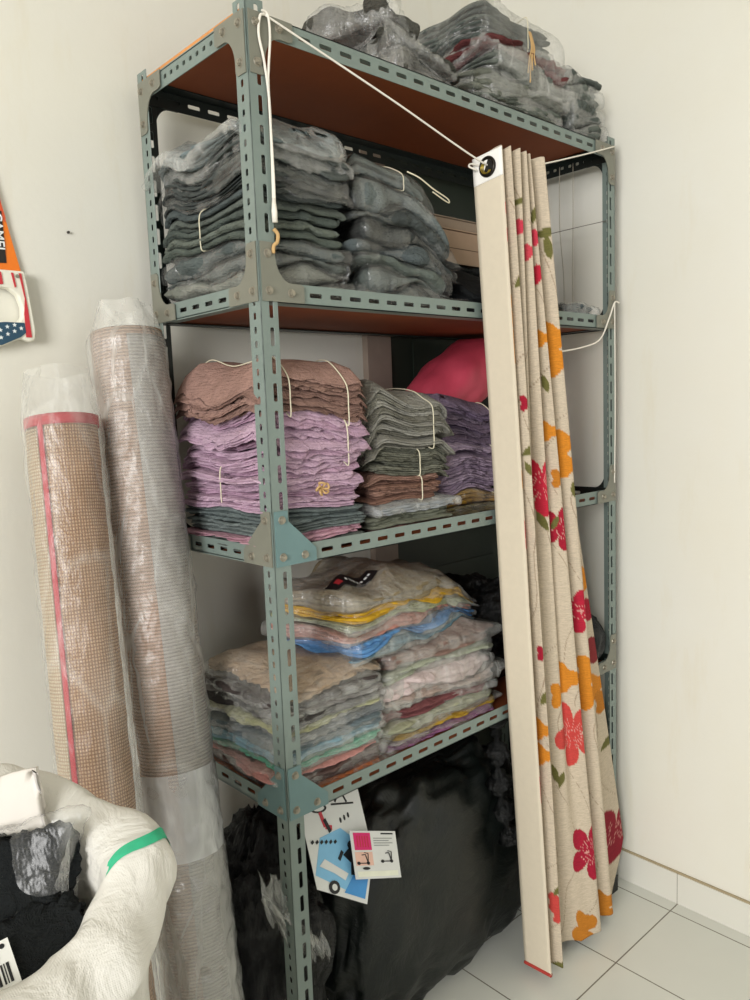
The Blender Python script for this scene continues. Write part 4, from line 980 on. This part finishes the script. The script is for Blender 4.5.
#@@CURTAIN_END
FLOWERS = [('b', 0.0833, 1.9156, 0.0149, '#cf4654', 0),
    ('b', 0.0879, 1.8571, 0.0173, '#cf4654', 0),
    ('b', 0.3275, 1.8817, 0.0177, '#cf3f52', 0),
    ('b', 0.433, 1.8314, 0.0205, '#cf4654', 0),
    ('b', 0.5531, 1.8658, 0.0207, '#cf3f52', 0),
    ('b', 0.5466, 1.7817, 0.0233, '#c2283e', 0),
    ('b', 0.5531, 1.7904, 0.0181, '#c2283e', 0),
    ('l', 0.3275, 1.9363, 0.0203, '#6d6a3a', 0.3),
    ('l', 0.5531, 1.9161, 0.0208, '#6d6a3a', 1.2),
    ('l', 0.6889, 1.8826, 0.0291, '#6d6a3a', 0.2),
    ('l', 0.6889, 1.8491, 0.0291, '#6d6a3a', 1.7),
    ('l', 0.2165, 1.7589, 0.0173, '#6d6a3a', 1),
    ('b', 0.0783, 1.7153, 0.0196, '#d8892a', 0),
    ('b', 0.0783, 1.6775, 0.022, '#d8892a', 0),
    ('b', 0.0783, 1.6355, 0.0269, '#d8892a', 0),
    ('b', 0.0797, 1.5947, 0.0195, '#d8892a', 0),
    ('b', 0.6834, 1.6395, 0.0449, '#d8892a', 0),
    ('b', 0.6834, 1.5892, 0.045, '#d8892a', 0),
    ('b', 0.5424, 1.6388, 0.0233, '#d8892a', 0),
    ('b', 0.2141, 1.4891, 0.0198, '#a51e34', 0),
    ('l', 0.0855, 1.5337, 0.0172, '#6d6a3a', 1.3),
    ('l', 0.5401, 1.5338, 0.0234, '#6d6a3a', 1.8),
    ('b', 0.5352, 1.4201, 0.0288, '#d8892a', 0),
    ('b', 0.6863, 1.3883, 0.0374, '#d8892a', 0),
    ('b', 0.6863, 1.3339, 0.0376, '#d8892a', 0),
    ('l', 0.2155, 1.3799, 0.0223, '#6d6a3a', 0.6),
    ('l', 0.2124, 1.3376, 0.0199, '#6d6a3a', 2),
    ('b', 0.5502, 1.3045, 0.0264, '#c07a28', 0),
    ('b', 0.0813, 1.3145, 0.0247, '#c07a28', 0),
    ('f', 0.431, 1.2908, 0.0779, '#c2283e', 0.3),
    ('b', 0.1122, 1.3363, 0.0175, '#c2283e', 0),
    ('b', 0.1187, 1.273, 0.0202, '#c2283e', 0),
    ('f', 0.0833, 1.1807, 0.0376, '#c2283e', 0.9),
    ('f', 0.5446, 1.1786, 0.0588, '#a51e34', 0.1),
    ('l', 0.4242, 1.2022, 0.0289, '#6d6a3a', 2.1),
    ('l', 0.53, 1.1935, 0.0213, '#6d6a3a', 1),
    ('l', 0.6987, 1.2708, 0.0217, '#6d6a3a', 1.6),
    ('b', 0.1187, 1.2186, 0.0152, '#c2283e', 0),
    ('f', 0.6739, 0.9519, 0.0623, '#b8243c', 0.2),
    ('b', 0.8402, 1.0083, 0.039, '#d8892a', 0),
    ('b', 0.2172, 0.8874, 0.0211, '#a51e34', 0),
    ('b', 0.5143, 0.7858, 0.0484, '#d8892a', 0),
    ('b', 0.4425, 0.7487, 0.0368, '#d8892a', 0),
    ('b', 0.6972, 0.7853, 0.0498, '#d8892a', 0),
    ('b', 0.6913, 0.7142, 0.0475, '#d8892a', 0),
    ('b', 0.8232, 0.6914, 0.0443, '#d8892a', 0),
    ('f', 0.5143, 0.6314, 0.0942, '#cc4a44', 0.55),
    ('b', 0.1991, 0.6868, 0.0332, '#d8892a', 0),
    ('b', 0.1991, 0.6197, 0.0337, '#d8892a', 0),
    ('b', 0.1089, 0.6663, 0.0221, '#cc4a44', 0),
    ('b', 0.1122, 0.5994, 0.0224, '#cc4a44', 0),
    ('f', 0.0783, 0.5529, 0.0449, '#c2283e', 0.4),
    ('l', 0.4139, 0.5327, 0.0296, '#6d6a3a', 1.9),
    ('l', 0.433, 0.5156, 0.0238, '#6d6a3a', 1.2),
    ('l', 0.1122, 0.771, 0.0162, '#6d6a3a', 0.5),
    ('l', 0.2172, 0.7737, 0.0244, '#6d6a3a', 1.0),
    ('f', 0.5377, 0.2868, 0.0863, '#a81f38', 0.2),
    ('b', 0.4868, 0.0777, 0.0501, '#c07a28', 0),
    ('b', 0.4691, 0.0326, 0.0473, '#c07a28', 0),
    ('b', 0.6739, 0.0851, 0.0448, '#c07a28', 0),
    ('b', 0.6704, 0.0472, 0.0383, '#c07a28', 0),
    ('b', 0.2124, 0.2151, 0.031, '#cc4a44', 0),
    ('b', 0.2179, 0.1804, 0.025, '#cc4a44', 0),
    ('f', 0.8257, 0.2154, 0.0921, '#8f1f30', 0.5),
    ('b', 0.843, 0.7958, 0.0439, '#8a3034', 0),
    ('b', 0.8417, 0.6345, 0.039, '#c07a28', 0),
    ('l', 0.8417, 0.5049, 0.0334, '#6d6a3a', 0.5),
    ('b', 0.843, 0.9172, 0.0367, '#a51e34', 0),
    ('l', 0.2052, 0.0318, 0.0325, '#6d6a3a', 0.3),
    ('l', 0.2172, 0.2515, 0.0184, '#6d6a3a', 1)]
#@@FLOWERS
CV, CS = curtain_geo()
def flower_cols(S, Z):
    lin_c = np.array(hexc('#cfc0aa')); col = np.tile(lin_c, S.shape+(1,))
    # thin sketched twigs
    tw = np.abs(np.sin(S*37+np.sin(Z*9+S*4)*2.2)+.6*np.sin(Z*21+S*15)) < .035
    col[tw] = hexc('#a5927e')
    for kind, s0, z0, r, c, rot in FLOWERS:
        du, dv = S-s0, Z-z0; d = np.hypot(du, dv); m = d < r*1.3
        if not m.any(): continue
        a = np.arctan2(dv, du)+rot
        if kind == 'f':
            pet = r*(.28+.72*np.abs(np.cos(2.5*a))**.55); hit = d < pet
            col[hit] = hexc(c)
            core = (d < r*.45) & (np.abs(np.sin(12*a)) < .25) & (d > r*.08); col[core & hit] = hexc('#dba59a')
        elif kind == 'b':
            hit = d < r*(.78+.22*np.cos(3*a)); col[hit] = hexc(c)
        else:
            ca, sa = math.cos(rot), math.sin(rot); x, y = du*ca+dv*sa, -du*sa+dv*ca
            hit = (np.abs(x) < r) & (np.abs(y) < r*.38*(1-(x/r)**2)); col[hit] = hexc(c)
    return col
n = CV.shape[1]
S2 = np.tile(CS[None], (CV.shape[0], 1)); Zg = CV[..., 2]
cols = flower_cols(S2, Zg)
cur = thing('curtain', (.8, -.05, .03), 'pleated linen-coloured curtain with red and orange flowers hanging from a cord before the rack', 'curtain')
rows = CV.shape[0]; NP = 8   # first columns: the plain lining panel
fab = m_attr('floral_linen')
V = CV[:, NP:].reshape(-1, 3); cc = np.concatenate([cols[:, NP:].reshape(-1, 3), np.ones((rows*(n-NP), 1))], 1)
o = mesh_obj('floral_cloth', V, grid_faces(n-NP, rows), fab, cur, cols=cc); so = o.modifiers.new('cloth', 'SOLIDIFY'); so.thickness = .0012
band = 15
lin_m = m_plain('cream_lining', '#d6cab4', .8, var=.05, nscale=60)
V = CV[band-1:, :NP+1].reshape(-1, 3); o = mesh_obj('lining_panel', V, grid_faces(NP+1, rows-band+1), lin_m, cur); so = o.modifiers.new('cloth', 'SOLIDIFY'); so.thickness = .0015
V = CV[:band, :NP+1].reshape(-1, 3); o = mesh_obj('header_tape', V, grid_faces(NP+1, band), m_plain('white_tape', '#efece6', .7, var=.03), cur); so = o.modifiers.new('cloth', 'SOLIDIFY'); so.thickness = .002
e0 = CV[7, 4]
mb = MB(); mb.tube([(e0[0]-.002, e0[1]+.0185*math.cos(a), e0[2]+.0185*math.sin(a)) for a in np.linspace(0, 2*PI, 32, endpoint=False)], .0042, 10, closed=True)
mb.build('eyelet', m_plain('dark_eyelet', '#2a2620', .3, .7), cur, True)
mb = MB(); mb.prism([(e0[1]+.0165*math.cos(a), e0[2]+.0165*math.sin(a)) for a in np.linspace(0, 2*PI, 24, endpoint=False)], lambda u, v, w: (e0[0]-.0015-w, u, v), .0012)
mb.build('eyelet_opening', m_plain('eyelet_dark', '#16140e', .6), cur)
mb = MB()
for k in range(3): mb.tube([(e0[0]-.004-.0006*k, e0[1]-.003+.003*k+.0125*math.cos(a), e0[2]-.002+.0125*math.sin(a)) for a in np.linspace(-2.6, .9, 20)], .0012, 6)
mb.build('eyelet_rim', m_plain('brass', '#a8923a', .3, .8), cur, True)
mb = MB(); mb.tube(catmull([CV[-1, 0], CV[-1, 3], CV[-1, 6], CV[-1, 8]], 4), .006, 6)
mb.build('hem_trim', m_plain('red_trim', '#b0392f', .8), cur, True)

# ------------------------------------------------------------------ cords
cord_m = m_plain('white_cord', '#e6e0d4', .8, var=.08, nscale=300)
a0 = (.036, -.006, 2.176); e1 = (e0[0]-.006, e0[1], e0[2]+.004); a1 = (L-.012, -.006, 2.176)
mb = MB(); mb.tube(catmull([a0, (a0[0]*.5+e1[0]*.5, -.035, a0[2]*.5+e1[2]*.5-.004), e1, (.655, -.056, 2.022), (.74, -.052, 2.035), (.97, -.03, 2.105), a1], 12), .0019, 8)
cd_ = mb.build('cord', cord_m, None, True, loc=a0); tag(cd_, 'white cord strung across the rack front carrying the curtain', 'cord')
mb = MB(); mb.tube(catmull([(.036, -.006, 2.176), (.026, -.007, 2.17), (.022, -.006, 2.14), (.03, -.006, 2.10), (.037, -.006, 2.04), (.037, -.006, 1.95), (.035, -.006, 1.86)], 10), .0024, 8)
mb.tube(catmull([(.030, -.007, 2.181), (.042, -.008, 2.176), (.045, -.007, 2.14), (.039, -.007, 2.09), (.037, -.006, 2.05), (.037, -.008, 1.90), (.036, -.007, 1.83)], 10), .0022, 8)
ce = mb.build('hanging_end', cord_m, cd_, True)
mb = MB(); mb.tube([(.0355, -.007, 1.868), (.0355, -.007, 1.845), (.0355, -.007, 1.826)], [.003, .0055, .005], 8); mb.build('cord_knot', cord_m, cd_, True)
mb = MB(); mb.tube(catmull([(.034, -.004, 1.815), (.041, -.006, 1.806), (.038, -.007, 1.792), (.031, -.006, 1.785), (.030, -.005, 1.772)], 6), .0034, 8)
tag(mb.build('twine_knot', m_plain('tan_twine', '#c4a06c'), None, True, loc=(.035, -.005, 1.79)), 'tan knotted twine on the front left post below the white cord end', 'twine')
mb = MB(); mb.tube(catmull([(e0[0]-.003, e0[1]+.02, e0[2]+.006), (e0[0]-.02, e0[1]+.03, e0[2]+.01), (e0[0]-.03, e0[1]+.028, e0[2]+.002), (e0[0]-.015, e0[1]+.02, e0[2]-.004)], 6), .0022, 6)
mb.build('cord_knot', cord_m, cd_, True)
zk = 1.755
mb = MB(); mb.tube(catmull([(L+.006, -.008, zk+.004), (L-.02, -.010, zk+.003), (L-.045, -.008, zk-.04), (L-.10, -.012, zk-.10), (L-.2, -.02, zk-.125), (L-.32, -.025, zk-.14)], 8), .0022, 7)
mb.tube(catmull([(L-.02, -.010, zk+.003), (L-.018, -.009, zk-.08), (L-.016, -.008, zk-.3), (L-.02, -.008, zk-.5)], 8), .0016, 7)
tag(mb.build('cord', cord_m, None, True, loc=(L-.02, -.01, zk)), 'white string tied round the front right post trailing behind the curtain', 'cord')
thin_m = m_plain('grey_thread', '#a49c8c', .8)
for i, (y, zb, yb) in enumerate([(.17, 1.72, .16), (.125, 1.76, .13)]):
    mb = MB(); mb.tube(catmull([(L-.012, y, 2.165), (L-.010, y+.003, 2.0), (L-.012, yb, 1.85), (L-.012, yb, zb)], 8), .0012, 6)
    tag(mb.build('thread', thin_m, None, True, loc=(L-.01, y, zb)), ['thin grey thread hanging nearer the curtain from the rack right end bar', 'thin grey thread hanging nearer the right post from the end bar'][i], 'thread')
mb = MB(); mb.tube([(L-.012, .02, 1.985), (L-.012, .12, 1.985), (L-.012, .36, 1.983)], .0011, 6)
tag(mb.build('thread', m_plain('dark_thread', '#6e675c', .8), None, True, loc=(L-.01, .2, 1.985)), 'thin dark thread stretched level across the rack right end', 'thread')

# ------------------------------------------------------------------ light
w = bpy.data.worlds.new('world'); bpy.context.scene.world = w; w.use_nodes = True
w.node_tree.nodes['Background'].inputs[0].default_value = (.95, .98, 1, 1); w.node_tree.nodes['Background'].inputs[1].default_value = .26
def area(name, loc, tgt, sx, sy, power, col):
    l = bpy.data.lights.new(name, 'AREA'); l.shape = 'RECTANGLE'; l.size = sx; l.size_y = sy; l.energy = power; l.color = col
    o = bpy.data.objects.new(name, l); C.objects.link(o); o.location = loc
    o.rotation_euler = (Vector(tgt)-Vector(loc)).to_track_quat('-Z', 'Y').to_euler(); return o
area('window_light', (-5.4, -2.7, 2.3), (.6, .0, 1.2), 2.2, 2.2, 345, (1., .992, .975))
area('doorway_light', (-.3, -3.9, 1.6), (.3, 0, 1.2), 1.6, 2.0, 14, (1., .995, .98))
sc = bpy.context.scene
sc.view_settings.view_transform = 'Standard'; sc.view_settings.look = 'None'; sc.view_settings.exposure = .0; sc.view_settings.gamma = 1; sc.view_settings.use_curve_mapping = False
sc.cycles.max_bounces = 8; sc.cycles.diffuse_bounces = 4; sc.cycles.transparent_max_bounces = 40; sc.cycles.use_denoising = True
sc.cycles.caustics_reflective = False; sc.cycles.caustics_refractive = False
